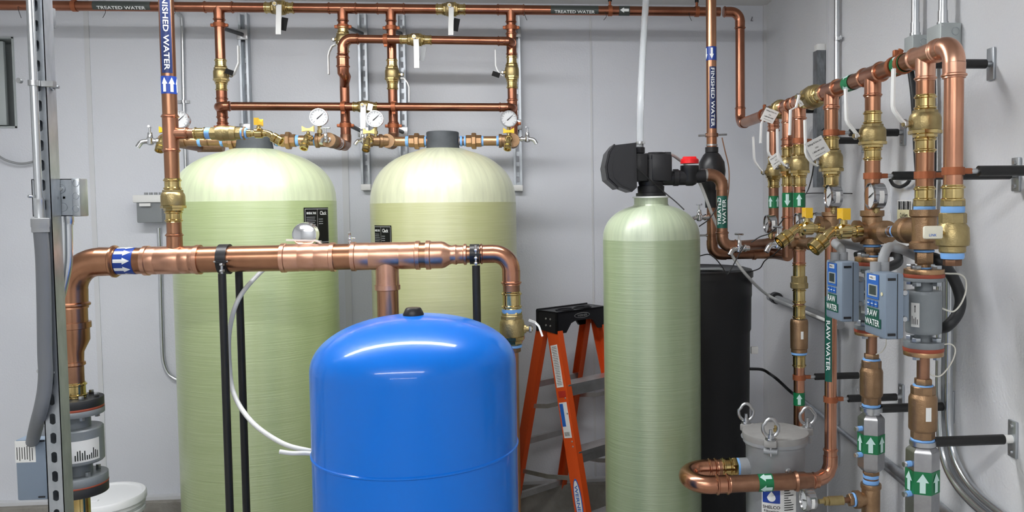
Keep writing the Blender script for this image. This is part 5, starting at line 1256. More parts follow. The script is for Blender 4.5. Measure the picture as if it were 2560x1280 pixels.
# ---- gauges on the tees, faces turned to the left
SS = (V((0, -1, .3)).normalized(),)
nL = V((-1, .03, 0))
def side_gauge(label, px, py, k, R, base, drop=None):
    c = PX(px, py, XM-.02); c = PY(px, py, YR[k]-.03)
    gauge(label, c, nL, R, None, drop if drop else max(.012, c.z-R-base), .4, None, False, SS)
side_gauge('steel gauge with long white sticker on the second bronze tee', 2178, 490, 'r5', .037, rr('r5', 532).z)
side_gauge('steel gauge with long white sticker on the raw water downpipe', 2073, 491, 'r4', .037, rr('r4', 534).z)
side_gauge('steel gauge low on the riser closest to the corner', 1918, 560, 'r1', .0355, rr('r1', 596).z)
side_gauge('steel gauge behind the first yellow handled drain', 1994, 556, 'r3', .034, rr('r3', 590).z)
gp = PY(2038, 556, YR['r3']-.095); gauge('steel gauge peeping out between the two yellow handled drains', gp, nL, .034, None, max(.012, gp.z-.034-c3.z-.010), .4, None, False, SS)
# ---- yellow handled drains
pq = PY(2056, 570, YR['r4']-.01); drain('brass drain valve with yellow handle hanging over the slim riser', pq, V((-1, -.1, 0)), V((-.78, -.12, -.55)), 1.35, Z1, None, 'yellow_plastic', V((.15, 1, 0)).normalized())
pq = PY(2152, 578, YR['r5']-.02); drain('brass drain valve with yellow handle beside the second bronze tee', pq, V((-1, -.1, 0)), V((-.75, -.12, -.6)), 1.35, Z1, None, 'yellow_plastic', V((.15, 1, 0)).normalized())
# ------------------------------------------------------------------ softener valve head and its pipes
SY = 2.90
def S(px, py, dy=0.0): return PY(px, py, SY+dy)
k = SY/2000
t = thing('control_valve', (T3X, SY, T3T+.012), 'black softener control valve with hooded display on the slim tank', 'control valve')
cx = T3X; 
zz = lambda py: zat(py, cx, SY)
MB().lathe((cx, SY, zz(490)), Z1, [(0, 38*k), (zz(483)-zz(490), 38*k), (zz(482)-zz(490), 33*k), (zz(466)-zz(490), 34*k), (zz(464)-zz(490), 30*k), (zz(455)-zz(490), 32*k)], 32).build('tank_adapter', 'black_plastic', t)
m = MB(); b0 = S(1632, 455); m.lathe((cx+.004, SY, zz(462)), Z1, [(0, 27*k), (zz(400)-zz(462), 27*k), (zz(398)-zz(462), 24*k), (zz(386)-zz(462), 24*k), (zz(384)-zz(462), 22*k)], 28)
m.build('piston_body', 'black_plastic', t)
q = S(1650, 420); MB().box((q.x, SY, q.z), .075, .085, .10, None, .008).build('body', 'black_plastic', t)
q = S(1641, 383); MB().lathe((q.x, SY, zz(402)), Z1, [(0, .034), (.022, .034), (.024, .031), (.03, .031)], 26).build('piston_cap', 'black_plastic', t)
q = S(1662, 386); MB().cyl(q, q+V((.022, 0, 0)), .009, 14).build('brine_elbow', 'black_plastic', t)
q = S(1600, 420); MB().box((q.x, SY, q.z), .045, .09, .10, None, .006).build('drive_bracket', 'black_plastic', t)
# hood: prism with sloping front
hp = [(1582, 361), (1584, 470), (1572, 481), (1538, 468), (1516, 447), (1512, 420), (1520, 385), (1532, 367)]
pts = [S(a, b) for a, b in hp]; o = V((0, SY-.085, 0))
hood = MB().prism([(p.x, p.z) for p in pts], o, X1, Z1, Y1, .17).build('hood', 'black_plastic', t)
vp = [(1532, 366), (1519, 385), (1511, 420), (1515, 448), (1540, 471), (1538, 474), (1511, 451), (1506, 420), (1514, 383), (1529, 364)]
MB().prism([(p.x, p.z) for p in [S(a, b) for a, b in vp]], V((0, SY-.08, 0)), X1, Z1, Y1, .16).build('hood_window', 'black_plastic', t)
MB().prism([(p.x, p.z) for p in [S(a, b) for a, b in ((1578, 366), (1578, 470), (1568, 474), (1545, 464), (1528, 446), (1524, 420), (1532, 388), (1540, 372))]], V((0, SY-.088, 0)), X1, Z1, Y1, .004).build('hood_side_panel', 'black_plastic', t)
q = S(1600, 378); MB().lathe((q.x, SY, zat(392, q.x, SY)), Z1, [(0, .014), (.012, .014), (.014, .018), (.034, .018), (.036, .012), (.048, .012)], 8).build('drain_fitting', 'black_plastic', t)
# side port and bypass valve
a, b = S(1640, 446), S(1712, 441)
MB().cyl(a, V((b.x, SY, a.z)), .026, 22).build('outlet_port', 'black_plastic', t); MB().lathe(S(1683, 444), X1, [(0, .031), (.018, .031), (.02, .027), (.05, .027)], 24).build('coupling_nut', 'black_plastic', t)
q = S(1724, 440)
t = thing('bypass_valve', q-V((0, 0, .05)), 'black bypass valve with bright red knob beside the control valve', 'valve')
MB().lathe((q.x, SY, q.z-.036), Z1, [(0, .012), (.006, .024), (.02, .031), (.05, .031), (.055, .034), (.074, .034)], 24).build('body', 'black_plastic', t)
MB().cyl(V((q.x, SY, q.z-.002)), S(1762, 440), .025, 20).build('outlet', 'black_plastic', t)
zk = zat(409, q.x, SY)
MB().lathe((q.x, SY, zk), Z1, [(0, .0335), (.014, .0335), (.016, .030), (.018, .030)], 24).build('knob', 'bright_red', t)
MB().box((q.x, SY, zk+.020), .05, .012, .012, None, .003).build('knob_grip', 'bright_red', t)
# clear drain tube going up
tt = S(1600, 362); hose('clear_tube', 'clear plastic drain tube rising from the control valve', [tt+V((0, 0, -.01)), S(1600, 330), S(1602, 250), S(1606, 150, .1), S(1611, 60, .2), S(1614, 15, .25), S(1615, -20, .25)], .0130, 'clear_tube')
g = thing('hose_clamp', S(1600, 360), 'small steel hose clamp at the foot of the clear tube', 'clamp'); m = MB(); clampring(m, S(1600, 357), Z1, .0134, .009, .0018); m.build('clamp_band', 'steel', g); MB().box(S(1608, 357)+V((0, -.008, 0)), .012, .01, .008).build('clamp_screw', 'steel', g)
hose('plastic_tube', 'thin white brine tube bending from the valve cap over the red knob', [S(1672, 386), S(1682, 388, .02), S(1694, 396, .05), S(1712, 410, .075), S(1738, 440, .10), S(1755, 470, .125), S(1780, 535, .13), S(1800, 580, .132), S(1826, 632, .135), S(1868, 690, .14), PX(1920, 738, XM+.05), PX(1985, 768, XM+.06), PX(2062, 800, XM+.07), PX(2090, 812, XM+.08)], .0062, 'pex_white')
# finished-water pipe from the ceiling, black check fitting, copper legs
Y2 = 3.12
fx = PY(1776, 200, Y2).x; fp = lambda py: V((fx+.004, Y2, zat(py, fx, Y2)))
t = thing('copper_riser', fp(365), 'copper pipe with blue finished water label dropping to the black fitting', 'pipe')
pipe_between(MB(), V((fx+.004, Y2, ZC)), fp(368), RH*.98).build('pipe', 'copper_pipe', t)
MB().lathe(fp(365), Z1, [(0, RH*1.1), (.006, RH*1.1), (.007, RH)], 20).build('solder_ring', 'steel', t)
L = (fp(118)-fp(152)).length
band(t, fp(135), Z1, RH*.98, -L/2, L/2, 'vinyl_blue', [(.002, .017, -1), (-.024, .017, -1)])
p = fp(245); ref = tocam(p, Z1); u, wv = perp(Z1, ref); sg = 1 if wv.dot(rgt) > 0 else -1
lb = cyl_patch(MB(), p, Z1, ref, RH*.98+.0006, fp(322).z-p.z, fp(168).z-p.z, -.008*sg, .022*sg, 10).build('label_band', 'vinyl_navy', t)
m = MB(); cyl_text(m, 'FINISHED WATER', p, Z1, ref, RH*.98+.0014, fp(172).z-fp(318).z, .0145, 0, .006*sg, -1, sg); m.build('lettering', 'print_white', lb)
g = thing('pipe_clamp', fp(338), 'weathered pipe clamp with bolts above the black fitting', 'clamp'); m = MB(); clampring(m, fp(338), Z1, RH, .014, .005); m.build('clamp_ring', 'copper_dull', g)
MB().cyl(fp(338)+V((-.055, -.005, -.002)), fp(338)+V((.06, -.005, .002)), .004, 8).build('bolt', 'steel', g)
t = thing('vacuum_breaker', fp(600), 'bulbous black plastic fitting in the finished water drop', 'pipe fitting')
m = MB(); m.lathe(fp(368), -Z1, [(0, .020), (0, .026), (.02, .026), (.022, .022)], 22); m.build('top_nut', 'black_plastic', t)
b = fp(405); m = MB(); m.lathe(fp(380), -Z1, [(0, .022), (.012, .034), (.04, .05), (.075, .054), (.12, .05), (.15, .034), (.17, .028), (.22, .027)], 28); m.build('body', 'black_plastic', t)
bx2 = fx+.004
lp = lambda py: V((bx2, Y2, zat(py, bx2, Y2)))
t = thing('copper_drop_pipe', lp(640), 'lower copper pipe elbowing below the black fitting towards the corner', 'pipe')
pipe_between(MB(), lp(505), lp(620), RH).build('pipe', 'copper_dull', t)
MB().elbow(V((bx2, Y2, lp(636).z)), Z1, X1, RH, .036, .02, 18, False).build('elbow', 'copper_dull', t)
e = V((XM, YR['r2'], lp(636).z)); p0 = V((bx2+.05, Y2, lp(636).z)); pipe_between(MB(), p0, V((XM-.03, Y2, p0.z)), RH).build('pipe', 'copper_dull', t)
MB().tube([V((XM-.04, Y2, p0.z)), V((XM-.012, Y2-.006, p0.z)), V((XM, Y2-.03, p0.z)), V((XM, YR['r2'], p0.z))], RH*1.02, 16).build('elbow', 'copper_dull', t)
pipe_between(MB(), V((XM, YR['r2'], p0.z-.005)), V((XM, YR['r2'], rr('r2', 615).z)), RH).build('pipe', 'copper_dull', t)
m = MB(); clampring(m, p0+V((.12, 0, 0)), X1, RH, .012, .004); m.build('coupling', 'copper_dull', t)
Y3 = 2.915
ax = PY(1805, 540, Y3).x; ap = lambda py: V((ax, Y3, zat(py, ax, Y3)))
t = thing('copper_drop_pipe', ap(620), 'copper pipe with green treated water label below the bypass valve', 'pipe')
et = V((ax, Y3, ap(437).z))
MB().elbow(et, -X1, -Z1, RH*1.03, .044, .012, 20, False).build('elbow', 'copper_dull', t)
MB().cyl(V((S(1755, 440).x, Y3, et.z)), et-X1*.05, RH*1.05).build('adapter', 'steel', t)
pipe_between(MB(), ap(450), ap(595), RH).build('pipe', 'copper_dull', t)
eb = V((ax, Y3, ap(616).z)); MB().elbow(eb, Z1, X1, RH, .036, .02, 18, True).build('elbow', 'copper_dull', t)
pipe_between(MB(), eb+X1*.05, V((XM-.02, YR['r1']-.02, eb.z)), RH*.95).build('pipe', 'copper_dull', t)
MB().tube([V((XM-.03, YR['r1']-.02, eb.z)), V((XM-.005, YR['r1']-.01, eb.z+.004)), V((XM, YR['r1'], eb.z+.03)), V((XM, YR['r1'], eb.z+.06))], RH, 16).build('elbow', 'copper_dull', t)
p = ap(525); ref = tocam(p, Z1); u, wv = perp(Z1, ref); sg = 1 if wv.dot(rgt) > 0 else -1
lb = cyl_patch(MB(), p, Z1, ref, RH+.0006, ap(570).z-p.z, ap(490).z-p.z, -.022*sg, .024*sg, 14).build('label_band', 'vinyl_teal', t)
m = MB()
for st, tc, y0, y1 in (('TREATED', -.0105, 494, 562), ('WATER', .0085, 498, 560)): cyl_text(m, st, p, Z1, ref, RH+.0014, ap(y0).z-ap(y1).z, .0140, (ap(y0).z+ap(y1).z)/2-p.z, tc*sg, 1, -sg)
m.build('lettering', 'print_white', lb)
cock('chrome sampling tap on the lower leg beside the slim tank', PY(1772, 543, Y2-.01), V((-1, -.2, 0)), 1.15, Z1)
cock('chrome sampling tap lying on the pipe below the treated water label', PY(1872, 620, Y3), V((-1, -.35, 0)), 1.2, Z1)
cock('chrome sampling tap on the small bronze tee of the slim riser', c3+V((-.036, 0, 0)), V((-1, -.25, -.05)), 1.35, Z1)
q = PY(1772, 588, Y2); g = thing('pipe_clamp', q, 'steel clamp with rod on the lower copper leg', 'clamp'); MB().cyl(q+V((-.06, -.01, 0)), q+V((.02, -.01, 0)), .004, 8).build('rod', 'steel', g); m = MB(); clampring(m, lp(588), Z1, RH, .012, .004); m.build('clamp_ring', 'copper_dull', g)
# thin cables round the softener
def cable(label, pts, rad=.0022, mt='wire_black', name='cable', grp=None):
    o = hose(name, label, pts, rad, mt, 'cable', 8, 6)
    if grp: o['group'] = grp
    return o
cable('thin black cable running down from the control valve over the tank shoulder', [S(1592, 420, -.09), S(1625, 450, -.08), S(1660, 480, -.06), S(1690, 505, -.12), S(1710, 524, -.155)])
cable('thin brown wire dropping beside the bulbous black fitting', [PY(1805, 344, Y2-.02), PY(1812, 375, Y2-.02), PY(1822, 420, Y2-.02), PY(1822, 470, Y2-.02), PY(1818, 500, Y2-.02)], .0024, 'copper_dull')
cable('black cable looping over the copper legs from the slim tank', [PY(1748, 566, 2.86), PY(1770, 550, 2.87), PY(1788, 526, 2.87), PY(1797, 504, 2.889)])
cable('black cable looping under the copper elbow from the slim tank', [PY(1748, 640, 2.86), PY(1772, 636, 2.87), PY(1790, 648, 2.87), PY(1806, 668, 2.87), PY(1818, 686, 2.87), PY(1832, 665, 2.87), PY(1848, 635, 2.87), PY(1860, 614, 2.895)])
cable('black cable running from the tap down to the black bin lid', [PY(1960, 612, 2.72), PY(1935, 636, 2.8), PY(1912, 652, 2.9), PY(1900, 670, 3.0), PY(1880, 678, 3.1), PY(1862, 682, 3.2)])
cable('black cable crossing the riser closest to the corner', [PY(1878, 606, 2.90), PY(1900, 592, 2.89), PY(1922, 584, 2.88), PY(1945, 565, 2.86), PY(1960, 545, 2.84)])

# ------------------------------------------------------------------ stepladder
YLd = 3.50
th = math.radians(38); Wd = V((math.cos(th), math.sin(th), 0)); Sd = V((math.sin(th), -math.cos(th), 0))   # width and front directions
N0 = PY(1392, 790, YLd); ztop = PY(1392, 782, YLd).z
t = thing('stepladder', (N0.x+.15, N0.y+.15, 0), 'orange fibreglass stepladder with black top cap behind the tanks', 'ladder')
o = V((N0.x, N0.y, 0)); CW, CDp, CH = .31, .145, .085     # cap width, depth, height
capz = ztop-CH
def Lp(w, s, z): return o + Wd*w + Sd*s + Z1*z             # w along width, s towards front
ax = (Wd, Sd, Z1)
m = MB(); m.prism([(0, 0), (.018, -.008), (CW-.018, -.008), (CW, 0), (CW, .055), (CW-.0, CH), (0, CH), (0, 0)][:-1], Lp(0, -.012, capz), Wd, Z1, Sd, .012)
m2 = MB()
# front apron with arched cut-out, end plates, top with tray lips
m2.prism([(0, -.01), (.055, -.01), (.085, .03), (.11, .038), (CW-.11, .038), (CW-.085, .03), (CW-.055, -.01), (CW, -.01), (CW, CH), (0, CH)], Lp(0, -.012, capz), Wd, Z1, Sd, .012)
m2.prism([(0, -.01), (.055, -.01), (.085, .03), (CW-.085, .03), (CW-.055, -.01), (CW, -.01), (CW, CH), (0, CH)], Lp(0, -CDp, capz), Wd, Z1, Sd, .012)
for w in (0, CW-.010): m2.prism([(-CDp*.93, 0), (0, -.01), (0, CH), (-CDp*.86, CH)], Lp(w, 0, capz), Sd, Z1, Wd, .010)
m2.box(Lp(CW/2, -CDp/2, ztop-.004), CW, CDp, .008, ax)
m2.build('top_cap', 'black_plastic', t, smooth=False)
m = MB()
for (w, s, l) in ((.09, -.05, .09), (.20, -.05, .09)): m.tube([Lp(w+l/2*math.cos(i*PI/8), s+.028*math.sin(i*PI/8), ztop+.002) for i in range(16)], .004, 6, True)
m.tube([Lp(w, -CDp+.006, ztop+.002) for w in (0, .10, .2, CW)], .004, 6)
m.build('tray_rim', 'black_plastic', t)
for (s, z) in ((-.045, .052), (-.075, .052), (-.045, .022), (-.075, .022)): MB().lathe(Lp(0, s, capz+z), -Wd, [(0, .0045), (.002, .004)], 10).build('rivet', 'aluminium', t)
lg = MB(); n = 26
ov = [(.047*math.cos(i*2*PI/n), .0125*math.sin(i*2*PI/n)) for i in range(n)]
ob = MB().prism(ov, Lp(.150, .0002, capz+.06), Wd, Z1, Sd, .0012).build('brand_badge', 'aluminium', t, smooth=False)
MB().prism([(a*.93, b*.78) for a, b in ov], Lp(.150, .0014, capz+.06), Wd, Z1, Sd, .0008).build('badge_field', 'black_plastic', ob, smooth=False)
m = MB(); flat_text(m, 'WERNER', Lp(.150, .0028, capz+.06), Wd, Z1, .060, .0105); m.build('lettering', 'aluminium', ob, smooth=False)
def rail(w_top, s_top, w_bot, s_bot, wid, dep, mt, name):
    a = Lp(w_top, s_top, capz+.03); b = Lp(w_bot, s_bot, .012); d = (b-a).normalized()
    m = MB(); n2 = (Sd-d*Sd.dot(d)).normalized(); n1 = d.cross(n2).normalized()
    if n1.dot(Wd) < 0: n1 = -n1
    L = (b-a).length; c = (a+b)/2
    inn = 1 if w_top < CW/2 else -1
    # channel section: web outwards (end face), two flanges inwards
    m.box(c, L, dep, .004, (d, n2, n1)); 
    for s in (-1, 1): m.box(c+n2*(s*(dep/2-.002))+n1*(inn*wid/2), L, .004, wid, (d, n2, n1))
    m.build(name, mt, t, smooth=False)
    MB().box(b, .03, dep+.012, .03, (Z1, Sd, Wd), .004).build('foot', 'black_plastic', t)
    return a, b, d, n2, n1
SPL = .27
fl = rail(.006, -.045, -.02, SPL-.045, .028, .074, 'orange_fibre', 'front_rail'); fr = rail(CW-.006, -.045, CW+.02, SPL-.045, .028, .074, 'orange_fibre', 'front_rail')
rl = rail(.012, -CDp+.025, -.01, -CDp-SPL+.03, .026, .055, 'orange_fibre', 'rear_rail'); rrl = rail(CW-.012, -CDp+.025, CW+.01, -CDp-SPL+.03, .026, .045, 'orange_fibre', 'rear_rail')
for i, z in enumerate((.25, .53, .81)):
    f = (capz+.03-z)/(capz+.03-.012); a = fl[0].lerp(fl[1], f); b = fr[0].lerp(fr[1], f)
    MB().box((a+b)/2, (b-a).length-.02, .075, .018, ax).build('step', 'aluminium', t, smooth=False)
    MB().box((a+b)/2+Sd*.034-Z1*.018, (b-a).length-.01, .004, .05, ax).build('step_front', 'aluminium', t, smooth=False)
    for q, s in ((a, 1), (b, -1)): MB().bar([q+Wd*s*.02+Sd*.03-Z1*.05, q+Wd*s*.075+Sd*.02-Z1*.005], .012, .003, Sd).build('step_brace', 'aluminium', t, smooth=False)
for z in (.22, .50, .78):
    f = (capz+.03-z)/(capz+.03-.012); a = rl[0].lerp(rl[1], f); b = rrl[0].lerp(rrl[1], f)
    MB().box((a+b)/2, (b-a).length-.01, .02, .028, ax).build('rear_brace', 'aluminium', t, smooth=False)
for z in (.42, .74):
    for R_, Q_ in ((fl, rl), (fr, rrl)):
        f = (capz+.03-z)/(capz+.03-.012); a = R_[0].lerp(R_[1], f); b = Q_[0].lerp(Q_[1], f+.06); MB().bar([a+Wd*.015, (a+b)/2+Wd*.015-Z1*.01, b+Wd*.015], .02, .004, Z1).build('spreader', 'aluminium', t, smooth=False)
# stickers on the web of the near front rail
a, b, d, n2, n1 = fl
def stk(f0, f1, v0, v1, mt, name, off=.0026, parent=t):
    L = (b-a).length; c = a+d*(L*(f0+f1)/2)+n2*(.074*(v0+v1)/2)-n1*off
    return MB().box(c, L*(f1-f0), .074*(v1-v0), .0008, (d, n2, n1)).build(name, mt, parent, smooth=False)
s1 = stk(.085, .255, -.36, .26, 'sticker_white', 'warning_sticker')
m = MB(); L = (b-a).length
for i in range(24):
    w = .026+.012*random.random(); m.box(a+d*(L*(.093+.0066*i))+n2*(-.003)-n1*.0034, .0016, w, .0004, (d, n2, n1))
m.build('fine_print', 'print_black', s1, smooth=False)
stk(.27, .295, -.30, .35, 'sticker_red', 'brand_sticker'); s2 = stk(.315, .455, -.38, .30, 'sticker_white', 'size_sticker'); stk(.32, .41, -.36, -.05, 'display_blue', 'sticker_field', .0034, s2)
m = MB()
for i in range(7): m.box(a+d*(L*.44)+n2*(-.02+.005*i)-n1*.0036, .018, .0018, .0004, (d, n2, n1))
m.build('barcode', 'print_black', s2, smooth=False)
c = a+d*(L*.70)-n1*.0030; ovl = [(.095*math.cos(i*2*PI/n), .024*math.sin(i*2*PI/n)) for i in range(n)]
s3 = MB().prism(ovl, c, d, n2, -n1, .0008).build('rail_badge', 'display_blue', t, smooth=False)
MB().prism([(x*.92, y*.8) for x, y in ovl], c-n1*.0009, d, n2, -n1, .0006).build('badge_field', 'sticker_white', s3, smooth=False)
m = MB(); flat_text(m, 'WERNER', c-n1*.0022, d, n2, .135, .021); m.build('lettering', 'display_blue', s3, smooth=False)
for f in (.30, .47, .49, .36): MB().lathe(a+d*(L*f)+n2*.018-n1*.002, -n1, [(0, .0045), (.002, .0035)], 8).build('rivet', 'aluminium', t)

# ------------------------------------------------------------------ bag filter housing with copper U-bend
FY = 2.62
fcx = PY(1938, 1150, FY).x; FR = 75*FY/2000; zf = lambda py, dy=0: zat(py, fcx, FY+dy)
t = thing('filter_housing', (fcx, FY, 0), 'grey steel filter housing with bolted lid and eye nuts', 'filter')
zl = zf(1078)
MB().lathe((fcx, FY, 0), Z1, [(.02, FR*.6), (.05, FR*.9), (.1, FR), (zl-.05, FR), (zl-.045, FR*1.03), (zl-.035, FR*1.03), (zl-.033, FR*1.1), (zl-.022, FR*1.1)], 48).build('vessel', 'filter_grey', t)
for a in (.5, 2.6, 4.7): MB().box((fcx+FR*.8*math.cos(a), FY+FR*.8*math.sin(a), .06), .03, .03, .12).build('leg', 'filter_grey', t)
MB().lathe((fcx, FY, zl-.022), Z1, [(0, FR*1.1), (.016, FR*1.13), (.022, FR*1.12), (.026, FR*1.02), (.027, .001)], 48).build('lid', 'filter_lid', t)
def eye(px, py, ang):
    q = V((fcx+FR*1.22*math.cos(ang), FY+FR*1.22*math.sin(ang), zl)); dirv = V((math.cos(ang), math.sin(ang), 0)); tv = V((-math.sin(ang), math.cos(ang), 0))
    MB().box(q-dirv*.012+V((0, 0, -.008)), .05, .042, .026, (dirv, tv, Z1), .006).build('lid_lug', 'filter_lid', t)
    MB().cyl(q+V((0, 0, -.05)), q+V((0, 0, .038)), .0055, 12).build('swing_bolt', 'steel', t)
    MB().cyl(q-tv*.022+V((0, 0, -.035))-dirv*.004, q+tv*.022+V((0, 0, -.035))-dirv*.004, .0105, 14).build('hinge_pin', 'filter_grey', t)
    n_ = MB(); n_.lathe(q+V((0, 0, .005)), Z1, [(0, .018), (.003, .018), (.004, .0125), (.016, .0115)], 16)
    pv = (V((-.95, -.3, 0))).normalized(); pv = V((rgt.x, rgt.y, 0)).normalized()
    n_.tube([q+V((0, 0, .044))+pv*(.026*math.sin(s_))*(.80 if math.cos(s_) < -.3 else 1)+Z1*(-.030*math.cos(s_)) for s_ in [2*PI*i/24 for i in range(24)]], .0058, 10, True); n_.build('eye_nut', 'steel', t)
eye(0, 0, math.radians(128)); eye(0, 0, math.radians(-115)); eye(0, 0, math.radians(8))
q = V((fcx-FR*.05, FY-.02, zl+.004)); MB().lathe(q, Z1, [(0, .008), (.010, .008), (.012, .005), (.022, .005)], 12).build('vent_plug', 'brass', t)
q = V((fcx+FR*.1, FY-FR, zf(1178, -FR))); MB().lathe(q+V((0, .004, 0)), V((.2, -1, 0)), [(0, .010), (.006, .010), (.008, .006), (.02, .006)], 12).build('side_plug', 'steel', t)
# inlet port to the left and label
zi = zf(1164, -.0)
MB().cyl((fcx-FR*.7, FY, zi), (PY(1846, 1164, FY).x, FY, zi), .031, 24).build('inlet_port', 'filter_grey', t)
refl = tocam((fcx, FY, zi), Z1); u, wv = perp(Z1, refl); sg = 1 if wv.dot(rgt) > 0 else -1
def fx_(px): return ((px-1938)*FY/2000)*.93
pz = V((fcx, FY, 0)); z_ = lambda py: zf(py, -FR)
lb = cyl_patch(MB(), pz, Z1, refl, FR+.0008, z_(1330), z_(1200), fx_(1901)*sg, fx_(1998)*sg, 14).build('label_plate', 'sticker_white', t)
cyl_patch(MB(), pz, Z1, refl, FR+.0016, z_(1259), z_(1222), fx_(1904)*sg, fx_(1951)*sg, 8).build('logo_field', 'vinyl_blue', lb)
# water-drop emblem
dp = []; cxx = fx_(1928); cz = z_(1245)
for i in range(20):
    a_ = 2*PI*i/20; rr_ = .0165; x_, y_ = rr_*math.sin(a_)*.82, -rr_*math.cos(a_)*.8
    if y_ > 0: x_ *= (1-y_/(rr_*.8))**.6*1.1 if y_ < rr_*.8 else 0; y_ *= 1.6
    dp.append((x_, y_))
m = MB(); m.add([cylpt(pz, Z1, refl, FR+.0024, cz+y_, (cxx+x_)*sg) for x_, y_ in dp], [tuple(range(20))]); m.build('drop_emblem', 'print_white', lb, smooth=False)
m = MB(); cyl_text(m, 'SHELCO', pz, Z1, refl, FR+.0024, .0105, fx_(1951)-fx_(1904), z_(1269), fx_(1927.5)*sg, 1, sg, False); cyl_text(m, 'Filtration', pz, Z1, refl, FR+.0024, .008, (fx_(1951)-fx_(1904))*.85, z_(1279), fx_(1927.5)*sg, 1, sg, False)
for i in range(9):
    y = 1226+6*i; w = 10+random.random()*20; cyl_patch(m, pz, Z1, refl, FR+.0024, z_(y+2), z_(y), fx_(1962)*sg, fx_(1962+w)*sg, 3)
m.build('lettering', 'print_black', lb)
# U-bend
UY = YR['r4']; RU = .0275
zu = zat(1206, PY(1900, 1206, UY).x, UY)
t = thing('copper_bend', (PY(1740, 1206, UY).x, (UY+FY)/2, zu-.04), 'copper return bend with green arrows feeding the filter housing', 'pipe')
UYf = UY-.03
xl = PY(1738, 1206, UYf).x; zu = zat(1207, PY(1900, 1206, UYf).x, UYf)
U = lambda px: V((PY(px, 1207, UYf).x, UYf, zu))
pipe_between(MB(), U(1800), U(2010), RU).build('pipe', 'copper_dull', t)
# round the back: half circle between front run (UYf) and inlet axis (FY)
Dm = (FY-UYf)/2; cm = V((U(1775).x, UYf+Dm, (zu+zi)/2))
arc = [V((U(1790).x, UYf, zu))]+[V((cm.x-max(Dm, .05)*math.sin(PI*i/12), cm.y-Dm*math.cos(PI*i/12), zu+(zi-zu)*i/12)) for i in range(13)]+[V((U(1800).x, FY, zi))]
MB().tube(arc, RU*1.07, 22).build('return_elbow', 'copper', t)
MB().press(U(1787), U(1824), RU, True, True).build('press_end', 'copper', t)
pr0 = V((PY(1768, 1164, FY).x, FY, zi)); pr1 = V((PY(1794, 1164, FY).x, FY, zi)); pr2 = V((PY(1803, 1164, FY).x, FY, zi)); pr3 = V((PY(1842, 1164, FY).x, FY, zi)); pr4 = V((PY(1849, 1164, FY).x, FY, zi))
MB().press(pr0, pr1, RU, True, True).build('press_end', 'copper', t); MB().cyl(pr1, pr2, RU).build('pipe', 'copper_dull', t); MB().press(pr2, pr3-X1*.014, RU, True, True).build('press_end', 'brass', t); MB().hexnut(pr3-X1*.018, pr3, RU*1.18).build('hex_fitting', 'brass', t); tape(t, pr3, pr4, RU*1.1)
# reducer, elbow up to the downpipe
MB().lathe(U(1985), X1, [(0, RU), (0, RU*1.08), (.008, RU*1.22), (.014, RU*1.08), (.035, RU*1.08), (.042, RU*.95), (.06, RU*.92)], 24).build('reducer', 'copper_dull', t)
ue = V((XM, UY, zu)); 
MB().tube([U(2010), U(2035), V((XM-.05, UY-.02, zu)), V((XM-.03, UY-.010, zu+.002)), V((XM-.010, UY-.002, zu+.014)), V((XM, UY, zu+.04)), V((XM, UY, zu+.07))], RU*.86, 20).build('elbow', 'copper', t)
MB().press(U(2030), U(2046), RU*.82, True, False).build('press_end', 'copper', t); MB().press(V((XM, UY, zu+.055)), V((XM, UY, zu+.095)), RRS*.9, False, True).build('press_end', 'copper', t)
L_ = 19*UYf/2000; band(t, U(1911), X1, RU, -L_, L_, 'vinyl_green', [(.024, .03, -1), (-.018, .03, -1), (.066, .03, -1)], 'arrow_pale')

# ------------------------------------------------------------------ right wall: channel, conduits, boxes, cables, bag
XC = XW-.02
p0 = PX(2050, 128, XC); p1 = PX(2052, 468, XC)
t = thing('wall_channel', (XC, p0.y, p1.z), 'grey steel channel with white end cap behind the tagged valve', 'channel')
MB().box((XW-.0205, p0.y, (p0.z+p1.z)/2), .041, .046, p0.z-p1.z).build('channel', 'galvanized_dark', t, smooth=False); MB().box((XW-.02, p0.y, p0.z+.012), .036, .044, .030, None, .003).build('end_cap', 'white_plastic', t)
def wconduit(label, pts, rad, mt='conduit_steel', straps=(), name='electrical_conduit'):
    g = thing(name, pts[-1], label, 'conduit'); MB().tube(smooth_path(pts, 6) if len(pts) > 2 else pts, rad, 14).build('tube', mt, g)
    for q in straps:
        m = MB(); m.box(V(q)+V((.006, 0, 0)), .004, .05, .014); clampring(m, q, Z1, rad, .014, .002); m.build('strap', 'steel', g)
    return g
q = PX(2092, 100, XC); wconduit('steel conduit running up the right wall beside the grey channel', [V((XC, q.y, ZC)), V((XC, q.y, .6))], .010, 'conduit_steel', [PX(2093, 97, XC)])
